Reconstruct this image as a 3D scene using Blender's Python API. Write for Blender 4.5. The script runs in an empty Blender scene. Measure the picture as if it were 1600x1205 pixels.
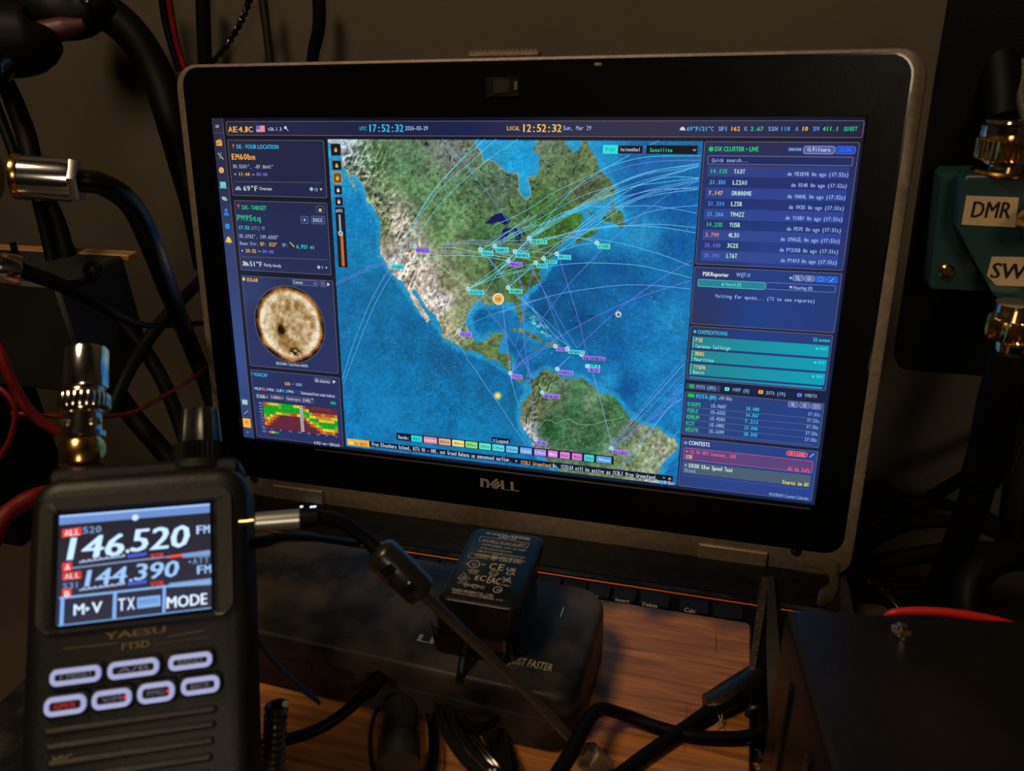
import bpy, math, random
import numpy as np
from mathutils import Matrix, Vector
random.seed(4); rng = np.random.default_rng(11)
scene = bpy.context.scene
MM = 0.001
# ------------------------------------------------------------------ camera
RW = np.array([[0.9625220348144516, 0.26826098894732187, -0.03984186624208346],
               [0.08674016104125029, -0.4436985247718807, -0.8919684767847991],
               [-0.2569581229678975, 0.8550834233712298, -0.4503386082899769]])
CW = np.array([117.80364619526827, -360.2672981787763, 283.0762298558886])
FPX = 1207.0
cam = bpy.data.cameras.new('camera'); cam.sensor_width = 36; cam.lens = FPX / 1600 * 36
cam.clip_start = 0.01; cam.clip_end = 20
cob = bpy.data.objects.new('camera', cam); scene.collection.objects.link(cob)
cm = Matrix.Identity(4)
for i in range(3):
    cm[i][0] = RW[0][i]; cm[i][1] = -RW[1][i]; cm[i][2] = -RW[2][i]; cm[i][3] = CW[i] * MM
cob.matrix_world = cm
cam.dof.use_dof = True; cam.dof.focus_distance = 0.43; cam.dof.aperture_fstop = 15.0
scene.camera = cob
# ------------------------------------------------------------------ world, lamp and added fill, exposure
w = bpy.data.worlds.new('world'); scene.world = w; w.use_nodes = True
w.node_tree.nodes['Background'].inputs[0].default_value = (0.9, 0.75, 0.55, 1)
w.node_tree.nodes['Background'].inputs[1].default_value = 0.0035
def area(name, loc, target, size, power, col):
    l = bpy.data.lights.new(name, 'AREA'); l.shape = 'DISK'; l.size = size; l.energy = power; l.color = col
    o = bpy.data.objects.new(name, l); scene.collection.objects.link(o)
    o.location = Vector(loc) * MM
    o.rotation_euler = (Vector(target) - Vector(loc)).to_track_quat('-Z', 'Y').to_euler()
    return o
area('room_lamp', (-230, -420, 1000), (60, -120, 0), 0.26, 4.3, (1.0, 0.75, 0.46))
area('front_fill', (760, -1750, 900), (200, 100, 100), 0.5, 5.0, (1.0, 0.8, 0.56))  # added fill from the front right, brightens the wall and lid rim
scene.view_settings.view_transform = 'Standard'; scene.view_settings.look = 'None'
scene.view_settings.exposure = 0; scene.view_settings.gamma = 1
scene.view_settings.use_curve_mapping = False
# ------------------------------------------------------------------ helpers
def V3(*a): return np.array(a, float)
def ray(px, py): return RW.T @ V3((px - 800) / FPX, (py - 602.5) / FPX, 1.0)
def onz(px, py, z): d = ray(px, py); return CW + d * (z - CW[2]) / d[2]
def ony(px, py, y): d = ray(px, py); return CW + d * (y - CW[1]) / d[1]
def onx(px, py, x): d = ray(px, py); return CW + d * (x - CW[0]) / d[0]
def at(px, py, D): return CW + ray(px, py) * D
def lin(c):
    c = np.asarray(c, float) / 255.0
    return np.where(c <= 0.04045, c / 12.92, ((c + 0.055) / 1.055) ** 2.4)
class Frame:
    def __init__(s, O, X, Y, Z=None):
        s.O = np.array(O, float); X = np.array(X, float); X = X / np.linalg.norm(X)
        Y = np.array(Y, float); Y = Y - X * (X @ Y); Y /= np.linalg.norm(Y)
        s.X, s.Y = X, Y; s.Z = np.cross(X, Y); s.A = np.stack([s.X, s.Y, s.Z])
    def w(s, P): P = np.asarray(P, float); return P @ s.A + s.O
    def px(s, x, y, h=0.0):
        d = ray(x, y); k = ((s.O + s.Z * h - CW) @ s.Z) / (d @ s.Z)
        return (s.A @ (CW + k * d - s.O))[:2]
    def sub(s, x, y, z=0, rot=0):
        c, n = math.cos(rot), math.sin(rot)
        return Frame(s.w([x, y, z]), s.X * c + s.Y * n, s.Y * c - s.X * n)
    def photo(s, P):
        c = (s.w(P) - CW) @ RW.T
        return np.stack([c[..., 0] / c[..., 2] * FPX + 800, c[..., 1] / c[..., 2] * FPX + 602.5], -1)
WORLD = Frame((0, 0, 0), (1, 0, 0), (0, 1, 0))
def fr_axis(O, Zdir, Xhint=(1, 0, 0)):
    Z = np.array(Zdir, float); Z /= np.linalg.norm(Z); X = np.array(Xhint, float); X = X - Z * (X @ Z)
    if np.linalg.norm(X) < 1e-3: X = np.cross(Z, V3(0, 1, 0))
    X /= np.linalg.norm(X); return Frame(O, X, np.cross(Z, X))

MATS = {}
def mat(name, rgb, rough=0.5, metal=0.0, bump=0.0, bscale=900.0, var=0.0, vscale=40.0, rgb2=None, spec=0.5, coat=0.0, emit=None, estr=0.0, alpha=1.0, trans=0.0):
    if name in MATS: return MATS[name]
    m = bpy.data.materials.new(name); m.use_nodes = True; nt = m.node_tree; b = nt.nodes['Principled BSDF']
    c = lin(rgb); b.inputs['Base Color'].default_value = (*c, 1)
    b.inputs['Roughness'].default_value = rough; b.inputs['Metallic'].default_value = metal
    b.inputs['Specular IOR Level'].default_value = spec; b.inputs['Coat Weight'].default_value = coat
    b.inputs['Alpha'].default_value = alpha; b.inputs['Transmission Weight'].default_value = trans
    tc = nt.nodes.new('ShaderNodeTexCoord')
    if var or rgb2 is not None:
        n = nt.nodes.new('ShaderNodeTexNoise'); n.inputs['Scale'].default_value = vscale; n.inputs['Detail'].default_value = 6
        nt.links.new(tc.outputs['Object'], n.inputs['Vector'])
        r = nt.nodes.new('ShaderNodeValToRGB'); r.color_ramp.elements[0].position = 0.4; r.color_ramp.elements[1].position = 0.68
        r.color_ramp.elements[0].color = (*c, 1)
        c2 = lin(rgb2) if rgb2 is not None else c * (1 + var)
        r.color_ramp.elements[1].color = (*c2, 1)
        nt.links.new(n.outputs['Fac'], r.inputs['Fac']); nt.links.new(r.outputs['Color'], b.inputs['Base Color'])
    if bump:
        n = nt.nodes.new('ShaderNodeTexNoise'); n.inputs['Scale'].default_value = bscale; n.inputs['Detail'].default_value = 3
        nt.links.new(tc.outputs['Object'], n.inputs['Vector'])
        bp = nt.nodes.new('ShaderNodeBump'); bp.inputs['Strength'].default_value = bump; bp.inputs['Distance'].default_value = 0.0004
        nt.links.new(n.outputs['Fac'], bp.inputs['Height']); nt.links.new(bp.outputs['Normal'], b.inputs['Normal'])
    if emit is not None:
        b.inputs['Emission Color'].default_value = (*lin(emit), 1); b.inputs['Emission Strength'].default_value = estr
    MATS[name] = m; return m
def attr_mat(name, emit, strength=1.0, rough=0.5):
    m = bpy.data.materials.new(name); m.use_nodes = True; nt = m.node_tree; b = nt.nodes['Principled BSDF']
    a = nt.nodes.new('ShaderNodeVertexColor'); a.layer_name = 'Col'
    if emit:
        b.inputs['Base Color'].default_value = (0.01, 0.01, 0.01, 1); b.inputs['Specular IOR Level'].default_value = 0.15
        nt.links.new(a.outputs['Color'], b.inputs['Emission Color']); b.inputs['Emission Strength'].default_value = strength
    else: nt.links.new(a.outputs['Color'], b.inputs['Base Color'])
    b.inputs['Roughness'].default_value = rough
    return m
SCREEN = attr_mat('lcd_light', True, 1.0); INK = attr_mat('printed_ink', False, rough=0.45)
plastic = mat('black_plastic', (8, 8, 9), 0.5, bump=0.25, bscale=1400, rgb2=(12, 11, 11), vscale=25, spec=.12)
rubber = mat('black_cable_rubber', (7, 7, 8), 0.55, bump=0.1, rgb2=(11, 10, 10), vscale=60, spec=.1)
gloss = mat('gloss_black', (14, 14, 16), 0.16, coat=0.4)
dusty = mat('dusty_black', (22, 22, 24), 0.4, rgb2=(60, 55, 48), vscale=70, bump=0.3)
silver = mat('silver_paint', (118, 105, 90), 0.42, metal=0.25, bump=0.35, bscale=2600, rgb2=(134, 120, 103), vscale=300)
nickel = mat('nickel', (215, 205, 190), 0.14, metal=1.0, bump=0.05, bscale=500)
brass = mat('brass', (215, 170, 95), 0.2, metal=1.0, bump=0.05)
chrome = mat('chrome', (225, 225, 225), 0.14, metal=1.0)
orange = mat('orange_trim', (225, 105, 35), 0.35)
redw = mat('red_insulation', (104, 16, 16), 0.5, rgb2=(84, 12, 14), spec=.2)
redb = mat('bright_red_insulation', (205, 35, 20), 0.45, rgb2=(180, 28, 18))

class MB:
    """collects geometry in world millimetres"""
    def __init__(s): s.v = []; s.f = []; s.n = 0
    def add(s, vs, fs):
        vs = np.asarray(vs, float).reshape(-1, 3); s.v.append(vs); o = s.n
        s.f += [tuple(i + o for i in f) for f in fs]; s.n += len(vs); return s
    def loft(s, fr, loops, cap0=True, cap1=True):
        n = len(loops[0]); vs = np.concatenate([fr.w(l) for l in loops]); fs = []
        for k in range(len(loops) - 1):
            for i in range(n):
                j = (i + 1) % n; fs.append((k * n + i, k * n + j, (k + 1) * n + j, (k + 1) * n + i))
        if cap0: fs.append(tuple(range(n))[::-1])
        if cap1: fs.append(tuple((len(loops) - 1) * n + i for i in range(n)))
        return s.add(vs, fs)
    def plate(s, fr, w, h, r, levels, cx=0, cy=0, n=6):
        """rounded rectangle prism: levels = [(z, inset)...]"""
        L = []
        for z, ins in levels:
            p = rrect(w - 2 * ins, h - 2 * ins, max(r - ins, 0.05), n); L.append(np.column_stack([p[:, 0] + cx, p[:, 1] + cy, np.full(len(p), z)]))
        return s.loft(fr, L)
    def box(s, fr, c, size, b=0.3):
        w, h, d = size; b = min(b, w * .3, h * .3, d * .3)
        return s.plate(fr, w, h, b, [(c[2] - d / 2, b), (c[2] - d / 2 + b, 0), (c[2] + d / 2 - b, 0), (c[2] + d / 2, b)], c[0], c[1], 1)
    def lathe(s, fr, prof, n=32, rib=0, ribh=0.0, ribz=(0, 0)):
        L = []
        for r, z in prof:
            a = np.arange(n) * 2 * math.pi / n; rr = np.full(n, float(r))
            if rib and ribz[0] <= z <= ribz[1]: rr[::2] -= ribh
            L.append(np.column_stack([rr * np.cos(a), rr * np.sin(a), np.full(n, z)]))
        return s.loft(fr, L)
    def tube(s, pts, r, n=12, seg=6, smooth=True, flat=1.0):
        P = [np.array(p, float) for p in pts]; R = list(r) if hasattr(r, '__len__') else [r] * len(P)
        R = (R + [R[-1]] * len(P))[:len(P)]
        if smooth and len(P) > 2:
            Q = [2 * P[0] - P[1]] + P + [2 * P[-1] - P[-2]]; out = []; ro = []
            for i in range(1, len(Q) - 2):
                for k in range(seg):
                    t = k / seg; a, b, c, d = Q[i - 1:i + 3]
                    out.append(0.5 * (2 * b + (c - a) * t + (2 * a - 5 * b + 4 * c - d) * t * t + (3 * b - a - 3 * c + d) * t ** 3))
                    ro.append(R[i - 1] * (1 - t) + R[i] * t)
            P = out + [P[-1]]; R = ro + [R[-1]]
        T = [P[min(i + 1, len(P) - 1)] - P[max(i - 1, 0)] for i in range(len(P))]; T = [t / (np.linalg.norm(t) + 1e-9) for t in T]
        N = np.cross(T[0], V3(0.3, 0.2, 1)); N /= np.linalg.norm(N); L = []
        for p, t, rr in zip(P, T, R):
            N = N - t * (N @ t); N /= np.linalg.norm(N); B = np.cross(t, N)
            a = np.arange(n) * 2 * math.pi / n
            L.append(p + rr * (np.outer(np.cos(a), N) + flat * np.outer(np.sin(a), B)))
        return s.loft(WORLD, L)
    def build(s, name, m, parent=None, smooth=True, **tags):
        me = bpy.data.meshes.new(name); o = bpy.data.objects.new(name, me); scene.collection.objects.link(o)
        vs = np.concatenate(s.v); org = vs.mean(0)
        if parent is not None:
            org = np.array(parent['_org']); o.parent = parent; shift = org
        else:
            org = V3(org[0], org[1], vs[:, 2].min()); o.location = Vector(org * MM); shift = org
        if parent is not None and parent.parent is not None: pass
        o['_org'] = [float(x) for x in shift]
        me.from_pydata(((vs - shift) * MM).tolist(), [], s.f)
        me.materials.append(m)
        if smooth:
            me.shade_smooth(); me.set_sharp_from_angle(angle=math.radians(38))
        for k, v in tags.items(): o[k] = v
        return o
def rrect(w, h, r, n=6):
    p = []
    for cx, cy, a0 in ((w / 2 - r, h / 2 - r, 0), (-w / 2 + r, h / 2 - r, 90), (-w / 2 + r, -h / 2 + r, 180), (w / 2 - r, -h / 2 + r, 270)):
        for k in range(n + 1):
            a = math.radians(a0 + 90 * k / n); p.append((cx + r * math.cos(a), cy + r * math.sin(a)))
    return np.array(p)
def thing(name, label, cat, org, group=None):
    o = bpy.data.objects.new(name, None); scene.collection.objects.link(o); o.empty_display_size = 0.01
    o.location = Vector(np.array(org, float) * MM); o['_org'] = [float(x) for x in org]
    o['label'] = label; o['category'] = cat
    if group: o['group'] = group
    return o
def tag(o, label, cat, group=None):
    o['label'] = label; o['category'] = cat
    if group: o['group'] = group
    return o

# ------------------------------------------------------------------ flat drawing on a surface (print and screens)
GL = {}
def glyphs(body, bold):
    k = (body, bold)
    if k in GL: return GL[k]
    cu = bpy.data.curves.new('t', 'FONT'); cu.body = body; cu.size = 1; cu.resolution_u = 2; cu.offset = 0.0
    o = bpy.data.objects.new('t', cu); scene.collection.objects.link(o)
    me = bpy.data.meshes.new_from_object(o)
    n = len(me.vertices); v = np.zeros(n * 3); me.vertices.foreach_get('co', v); v = v.reshape(-1, 3)[:, :2]
    f = [tuple(p.vertices) for p in me.polygons]
    bpy.data.objects.remove(o); bpy.data.curves.remove(cu); bpy.data.meshes.remove(me)
    sh = .024 if bold else .008                       # two slightly shifted copies thicken the strokes
    v = np.concatenate([v - [sh, 0], v + [sh, 0]]); f = f + [tuple(i + n for i in p) for p in f]
    GL[k] = (v, f); return GL[k]
CAP = float(glyphs('H', False)[0][:, 1].max())
class Flat:
    def __init__(s, fr, z=0.0): s.fr = fr; s.z = z; s.v = []; s.f = []; s.c = []; s.n = 0
    def poly(s, pts, col, z=0.0, fs=None, cols=None):
        pts = np.asarray(pts, float); v = np.column_stack([pts, np.full(len(pts), s.z + z)]); s.v.append(s.fr.w(v))
        fs = fs if fs is not None else [tuple(range(len(pts)))]
        s.f += [tuple(i + s.n for i in f) for f in fs]; s.n += len(pts)
        cc = lin(cols) if cols is not None else np.tile(lin(col), (len(pts), 1)); s.c.append(cc)
    def P(s, x, y): return s.fr.px(x, y)
    def rect(s, x0, y0, x1, y1, col, z=0.0, r=0.0, grad=None):
        a = s.P(x0, y0); b = s.P(x1, y1); s.rectL(a[0], b[1], b[0], a[1], col, z, r, grad)
    def rectL(s, xa, ya, xb, yb, col, z=0.0, r=0.0, grad=None):
        if r > 0:
            p = rrect(xb - xa, yb - ya, min(r, (xb - xa) * .49, (yb - ya) * .49), 4) + [(xa + xb) / 2, (ya + yb) / 2]
        else: p = np.array([(xa, ya), (xb, ya), (xb, yb), (xa, yb)])
        cols = None
        if grad: cols = [grad(*q) for q in s.fr.photo(np.column_stack([p, np.zeros(len(p))]))]
        s.poly(p, col, z, cols=cols)
    def frame(s, x0, y0, x1, y1, col, wd=0.25, z=0.1, r=1.0):
        a = s.P(x0, y0); b = s.P(x1, y1); cx, cy = (a + b) / 2; w, h = b[0] - a[0], a[1] - b[1]
        o = rrect(w, h, min(r, h * .45), 4) + [cx, cy]; i = rrect(w - 2 * wd, h - 2 * wd, max(min(r, h * .45) - wd, .05), 4) + [cx, cy]
        n = len(o); s.poly(np.concatenate([o, i]), col, z, [(k, (k + 1) % n, n + (k + 1) % n, n + k) for k in range(n)])
    def line(s, pts, col, wd=0.25, z=0.12, px=True, curve=True):
        P = np.array([s.P(*p) if px else p for p in pts])
        if curve and len(P) > 2:
            Q = np.vstack([2 * P[0] - P[1], P, 2 * P[-1] - P[-2]]); out = []
            for i in range(1, len(Q) - 2):
                a, b, c, d = Q[i - 1:i + 3]
                for k in range(6):
                    t = k / 6; out.append(0.5 * (2 * b + (c - a) * t + (2 * a - 5 * b + 4 * c - d) * t * t + (3 * b - a - 3 * c + d) * t ** 3))
            P = np.array(out + [P[-1]])
        T = np.gradient(P, axis=0); T /= np.linalg.norm(T, axis=1)[:, None] + 1e-9; N = np.column_stack([-T[:, 1], T[:, 0]]) * wd / 2
        n = len(P); s.poly(np.concatenate([P + N, P - N]), col, z, [(i, i + 1, n + i + 1, n + i) for i in range(n - 1)])
    def dot(s, x, y, r, col, z=0.15, n=14, ring=0):
        c = s.P(x, y); a = np.arange(n) * 2 * math.pi / n; u = np.column_stack([np.cos(a), np.sin(a)])
        if ring: s.poly(np.concatenate([c + u * r, c + u * (r - ring)]), col, z, [(k, (k + 1) % n, n + (k + 1) % n, n + k) for k in range(n)])
        else: s.poly(c + u * r, col, z)
    def pg(s, pts, col, z=0.15): s.poly([s.P(*p) for p in pts], col, z)
    def text(s, body, x0, y0, x1, cap, col, z=0.2, mono=True, bold=False, slant=0.0):
        """baseline from photo point (x0,y0) along the surface's own x axis until photo column x1; cap in photo px"""
        a = s.P(x0, y0); h = s.P(x0, y0 - cap)[1] - a[1]
        lo, hi = a[0], a[0] + 400.0
        for _ in range(40):
            m = (lo + hi) / 2
            if s.fr.photo(V3(m, a[1], 0))[0] < x1: lo = m
            else: hi = m
        s.textL(body, a[0], a[1], lo - a[0], h, col, z, mono, bold, slant)
    def textL(s, body, x, y, W, h, col, z=0.2, mono=True, bold=False, slant=0.0):
        sc = h / CAP
        if mono:
            cw = W / (len(body) - 0.12)
            for i, ch in enumerate(body):
                if ch == ' ': continue
                v, f = glyphs(ch, bold)
                if not len(v): continue
                if ch.isupper() and ch != 'Q' or ch.isdigit():
                    lo_, hi_ = v[:, 1].min(), v[:, 1].max(); v = v.copy(); v[:, 1] = (v[:, 1] - lo_) / (hi_ - lo_) * CAP
                gx0, gx1 = v[:, 0].min(), v[:, 0].max(); gw = (gx1 - gx0) * sc; tgt = cw * 0.86
                k = tgt / gw if ch.isalnum() and ch not in 'iIl1' else min(1.0, tgt / gw)
                if ch in 'iIl1': k = min(k if k < 1.5 else 1.5, 1.6 * 1.0, tgt / gw)
                X = (v[:, 0] - (gx0 + gx1) / 2) * sc * k + x + cw * (i + 0.44); Y = v[:, 1] * sc
                s.poly(np.column_stack([X + Y * slant, Y + y]), col, z + np.repeat([0, .03], len(v) // 2), f)
        else:
            v, f = glyphs(body, bold)
            if not len(v): return
            gx0, gx1 = v[:, 0].min(), v[:, 0].max(); X = (v[:, 0] - gx0) * W / (gx1 - gx0) + x; Y = v[:, 1] * sc
            s.poly(np.column_stack([X + Y * slant, Y + y]), col, z + np.repeat([0, .03], len(v) // 2), f)
    def build(s, name, m, parent, **tags):
        me = bpy.data.meshes.new(name); o = bpy.data.objects.new(name, me); scene.collection.objects.link(o)
        vs = np.concatenate(s.v); org = np.array(parent['_org']); o.parent = parent; o['_org'] = list(map(float, org))
        me.from_pydata(((vs - org) * MM).tolist(), [], s.f)
        ca = me.color_attributes.new('Col', 'FLOAT_COLOR', 'POINT'); c = np.concatenate(s.c); c = np.column_stack([c, np.ones(len(c))])
        ca.data.foreach_set('color', c.ravel()); me.materials.append(m)
        for k, v in tags.items(): o[k] = v
        return o
# ------------------------------------------------------------------ room and desk
wallm = mat('wall_paint', (78, 70, 58), 0.8, bump=0.4, bscale=160, rgb2=(71, 63, 52), vscale=6)
MB().box(WORLD, (100, 155, 550), (2600, 20, 2700), 1).build('wall_back', wallm, kind='structure')
for nm_, c_, z_ in (('wall_left', (-1210, -1000, 550), (20, 2300, 2700)), ('wall_right', (1410, -1000, 550), (20, 2300, 2700)), ('wall_front', (100, -2160, 550), (2600, 20, 2700)), ('floor', (100, -1000, -790), (2600, 2300, 20)), ('ceiling', (100, -1000, 1890), (2600, 2300, 20))):
    MB().box(WORLD, c_, z_, 1).build(nm_, wallm if nm_ != 'floor' else mat('floor_brown', (70, 55, 42), .6, rgb2=(60, 46, 36), vscale=8), kind='structure')
deskm = mat('desk_laminate', (52, 42, 34), 0.5, rgb2=(62, 50, 40), vscale=12, bump=0.2)
tag(MB().box(WORLD, (100, -315, -47), (1500, 660, 30), 2).build('desk', deskm), 'dark desk top that everything stands on, behind and under the laptop', 'desk')
# ------------------------------------------------------------------ laptop
th = math.radians(100)
SD = V3(1, 0, 0), V3(0, -math.cos(th), math.sin(th))          # the screen's own axes in the room
WSc = np.stack([V3(1, 0, 0), V3(0, -math.cos(th), -math.sin(th)), V3(0, math.sin(th), -math.cos(th))])
def s2w(p): return WSc @ (np.array(p, float) - V3(0, -134, -4))
SO = s2w((0, 0, 0)); SCR = Frame(SO, s2w((1, 0, 0)) - SO, s2w((0, 1, 0)) - SO)
lap = thing('laptop', 'open silver-rimmed laptop showing a glowing satellite world map with radio panels', 'laptop', (0, 0, -32))
lv = []
for z_, ins in ((-9, 3), (-8, 1), (-5, 0), (0.6, 0), (1.8, 0.5), (2.2, 1.4)):
    p_ = rrect(386 - 2 * ins, 262 - 2 * ins, 13 - ins, 6) + [1.2, -6]; lv.append(np.column_stack([p_, np.full(len(p_), z_)]))
for z_ in (2.2, -1.0): lv.append(np.column_stack([rrect(375, 245.6, 10, 6) + [0.8, 0.2], np.full(28, z_)]))
lid = MB().loft(SCR, lv).build('lid', silver, lap)
bezm = mat('bezel_black', (5, 5, 7), 0.34, bump=0.1, bscale=1800, spec=0.16)
o_ = rrect(373.5, 244, 9, 6) + [0.8, 0.2]; i_ = rrect(344.6, 193.9, 0.6, 6); n_ = len(o_)
def ring3(o, i, zs): return [np.column_stack([o, np.full(n_, zs[0])]), np.column_stack([o * 0.999, np.full(n_, zs[1])]), np.column_stack([i, np.full(n_, zs[2])]), np.column_stack([i, np.full(n_, zs[3])])]
bz = MB().loft(SCR, ring3(o_, i_, (2.0, 3.0, 2.4, 0.1)), False, False).build('bezel', bezm, lap)
g = rrect(375.5, 246, 10, 6) + [0.8, 0.2]
MB().loft(SCR, [np.column_stack([g, np.full(n_, 2.25)]), np.column_stack([o_, np.full(n_, 2.28)])], False, False).build('bezel_gap', gloss, lap)
MB().box(SCR, (25, -98.3, 2.6), (290, 1.0, 0.5), .2).build('lip_reflection', mat('reflection_tan', (70, 60, 48), .5), lap)  # tan strip paints the beige reflection along the screen's lower edge
# hinge covers, screws, latch, hook
for x0, y0, x1, y1 in ((428, 752, 507, 778), (1093, 840, 1199, 872)):
    a, b = SCR.px(x0, y0, 2), SCR.px(x1, y1, 2)
    MB().plate(SCR, b[0] - a[0], 10.2, .6, [(-1, 0), (3.4, 0), (4.2, .8)], (a[0] + b[0]) / 2, -131.6 if x0 > 900 else -130.8).build('hinge_cover', silver, lap)
for x0, y0 in ((397.5, 748.5), (1244, 861)):
    a = SCR.px(x0, y0, 2); f = SCR.sub(a[0], a[1], 2.2)
    s_ = MB().lathe(f, [(2.9, -0.3), (2.9, .15), (2.5, .5), (1.6, .45)], 20).build('screw', mat('screw_steel', (120, 110, 100), .25, 1.0), lap)
    MB().box(f, (0, 0, .5), (2.6, .5, .25), .1).box(f, (0, 0, .5), (.5, 2.6, .25), .1).build('screw_recess', gloss, s_)
a = SCR.px(731, 89, 0); b = SCR.px(842, 84, 0)
lt = MB().box(SCR, ((a[0] + b[0]) / 2, 126.6, -3), (b[0] - a[0], 3, 6), .8)
for k in range(15): lt.box(SCR, (a[0] + 2.2 + k * (b[0] - a[0] - 4) / 14, 128.2, -3), (1.2, 1.1, 5.6), .3)
lt.build('lid_latch', silver, lap, label='ribbed silver latch slider')
a = SCR.px(935, 101, 2)
MB().box(SCR, (a[0], a[1], 2.9), (3.6, 1.6, 1.2), .3).build('latch_hook', mat('hook_tan', (120, 105, 85), .5), lap)
a = SCR.px(785, 136, 3)
wc = MB().box(SCR, (a[0], a[1], 3.3), (17, 9, .8), .3).build('webcam_cover', mat('clear_cover', (30, 29, 28), .12, coat=.8), lap)
MB().box(SCR, (a[0] - .5, a[1] + .3, 4), (8, 6.6, .5), .2).build('shutter_slide', mat('shutter', (44, 42, 40), .25), wc)
MB().box(SCR, (a[0] + 7.2, a[1] + .4, 4), (1.8, 4, .5), .2).build('shutter_tab', mat('tan_tab', (90, 82, 68), .4), wc)
a = SCR.px(889, 133, 2.5); MB().lathe(SCR.sub(a[0], a[1], 2.45), [(.7, 0), (.7, .1)], 12).build('microphone_hole', gloss, lap)
# maker's mark on the bottom bezel
fr = Frame(SCR.w((0, 0, 2.6)), SCR.X, SCR.Y)
L = Flat(fr)
tn = (150, 138, 124)
LG = lambda *p: L.pg(p, tn, .1)
LG((750.5, 747), (755.5, 747.5), (755.5, 765), (750.5, 764.5)); LG((755, 747.5), (761, 749), (764, 752), (764, 754), (759.5, 753), (758, 751.6), (755, 751)); LG((759.8, 752.5), (764, 753), (765.5, 757), (764, 762), (760, 760.8), (761, 757)); LG((755, 761.3), (758.5, 761.3), (760, 760.5), (764, 762), (761, 764.8), (755, 765.2))
LG((765, 756.5), (775.5, 747.5), (778.5, 749.5), (768, 758.8)); LG((768.3, 759.4), (778.5, 751.5), (780.8, 753.8), (770.5, 762)); LG((771, 762.8), (780.8, 755.6), (783, 758.3), (773.5, 767)); LG((765, 756.5), (768, 755), (774, 764), (773.5, 767))
LG((782.5, 750.5), (787, 751), (787.8, 764.6), (796, 765.3), (796, 768.3), (783.5, 767)); LG((797.5, 752.5), (802, 753), (802.8, 765.8), (811, 766.6), (811.5, 769.8), (798.5, 768.6))
L.line([(785, 770.5), (811, 772.6)], tn, .4, .1)
L.build('maker_logo', INK, lap)
# base, deck, keyboard
B = MB().plate(WORLD, 386, 255, 14, [(-32, 3), (-30, 0), (-3, 0), (-1, .6), (0, 2)], 1.2, -121)
B.build('base', dusty, lap)
deck = mat('speaker_deck', (11, 10, 10), 0.3, rgb2=(20, 17, 15), vscale=160, bump=.35, bscale=700, spec=.3)
MB().plate(WORLD, 372, 26, 3, [(0, 0), (.8, .2)], 1.2, -21).build('speaker_deck', deck, lap)
hb = MB().lathe(fr_axis((-165, -1, .5), (1, 0, 0)), [(4.5, 0), (4.5, 330)], 20).build('hinge_bar', gloss, lap)
kb = MB().plate(WORLD, 352, 96, 3, [(-.2, 0), (.6, 0)], 1.2, -86).build('keyboard', mat('key_well', (7, 7, 7), .55, spec=.1), lap)
orl = MB()
for yy, hh in ((-40.2, .9), (-134, .9)): orl.box(WORLD, (1.2, yy, .9), (350, hh, .7), .2)
for xx in (-173.5, 176): orl.box(WORLD, (xx, -87, .9), (.9, 94, .7), .2)
orl.build('orange_trim', orange, kb)
keym = mat('key_cap', (15, 14, 14), 0.4, bump=.15, rgb2=(26, 23, 20), vscale=90, spec=.2)
kxs = [px for px in (925.5 - 42 * k for k in range(9, 0, -1))]
keys = []
KZ = 2.6
def kx(px, py=937): return onz(px, py, KZ)[0]
edges = [(915, 952.5), (956, 994.5), (999, 1048), (1062, 1110), (1115, 1162)]
ks = [(kx(a, 933), kx(b, 933)) for a, b in edges]
x = ks[0][0] - .8
while x > -165: ks.insert(0, (x - 13.2, x)); x -= 14
names = {len(ks) - 5: 'End', len(ks) - 4: 'Insert', len(ks) - 3: 'Delete', len(ks) - 2: 'Calc'}
ky0, ky1 = -43.2, -54.0
kf = Frame((0, 0, KZ + .05), (1, 0, 0), (0, 1, 0)); 
base_key = None
for i, (x0, x1) in enumerate(ks):
    k_ = MB().box(WORLD, ((x0 + x1) / 2, (ky0 + ky1) / 2, KZ / 2 + .3), (x1 - x0, ky0 - ky1, KZ - .6), .8).build('key', keym, kb)
kl = Flat(kf)
for t, px0, py0, px1, c in (('End', 921, 934, 933, 5.5), ('Insert', 961, 939.5, 983, 5.6), ('Delete', 1003.5, 946.5, 1027, 5.6), ('Calc', 1069, 956, 1086.5, 6.6)):
    kl.text(t, px0, py0, px1, c, (178, 170, 160), .05, False)
kl.build('key_legends', INK, kb)
for px_, py_ in ((471, 791.5), (486.5, 792), (491.5, 791.5)):
    c = onz(px_, py_, 1.2)
    MB().lathe(Frame(c, (1, 0, 0), (0, 1, 0)), [(1.2, -.6), (1.2, .1), (.6, .35)], 12).build('status_light', mat('white_led', (230, 235, 255), .3, emit=(205, 215, 255), estr=1.0), lap)
# ------------------------------------------------------------------ the picture on the laptop screen
def vnoise(x, y, seed):
    r = np.random.default_rng(seed).random((128, 128)); xi = np.floor(x).astype(int); yi = np.floor(y).astype(int)
    fx = x - xi; fy = y - yi; fx = fx * fx * (3 - 2 * fx); fy = fy * fy * (3 - 2 * fy)
    g = lambda a, b: r[a % 128, b % 128]
    return (g(xi, yi) * (1 - fx) + g(xi + 1, yi) * fx) * (1 - fy) + (g(xi, yi + 1) * (1 - fx) + g(xi + 1, yi + 1) * fx) * fy
def fbm(x, y, seed, oct=5, gain=.55):
    s = 0; a = 1; t = 0
    for k in range(oct): s = s + a * vnoise(x * 2 ** k + 7 * k, y * 2 ** k + 3 * k, seed + k); t += a; a *= gain
    return s / t
def ridge(x, y, seed, oct=4):
    s = 0; a = 1; t = 0
    for k in range(oct): s = s + a * (1 - np.abs(2 * vnoise(x * 2 ** k + 5 * k, y * 2 ** k, seed + k) - 1)); t += a; a *= .6
    return s / t
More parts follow.
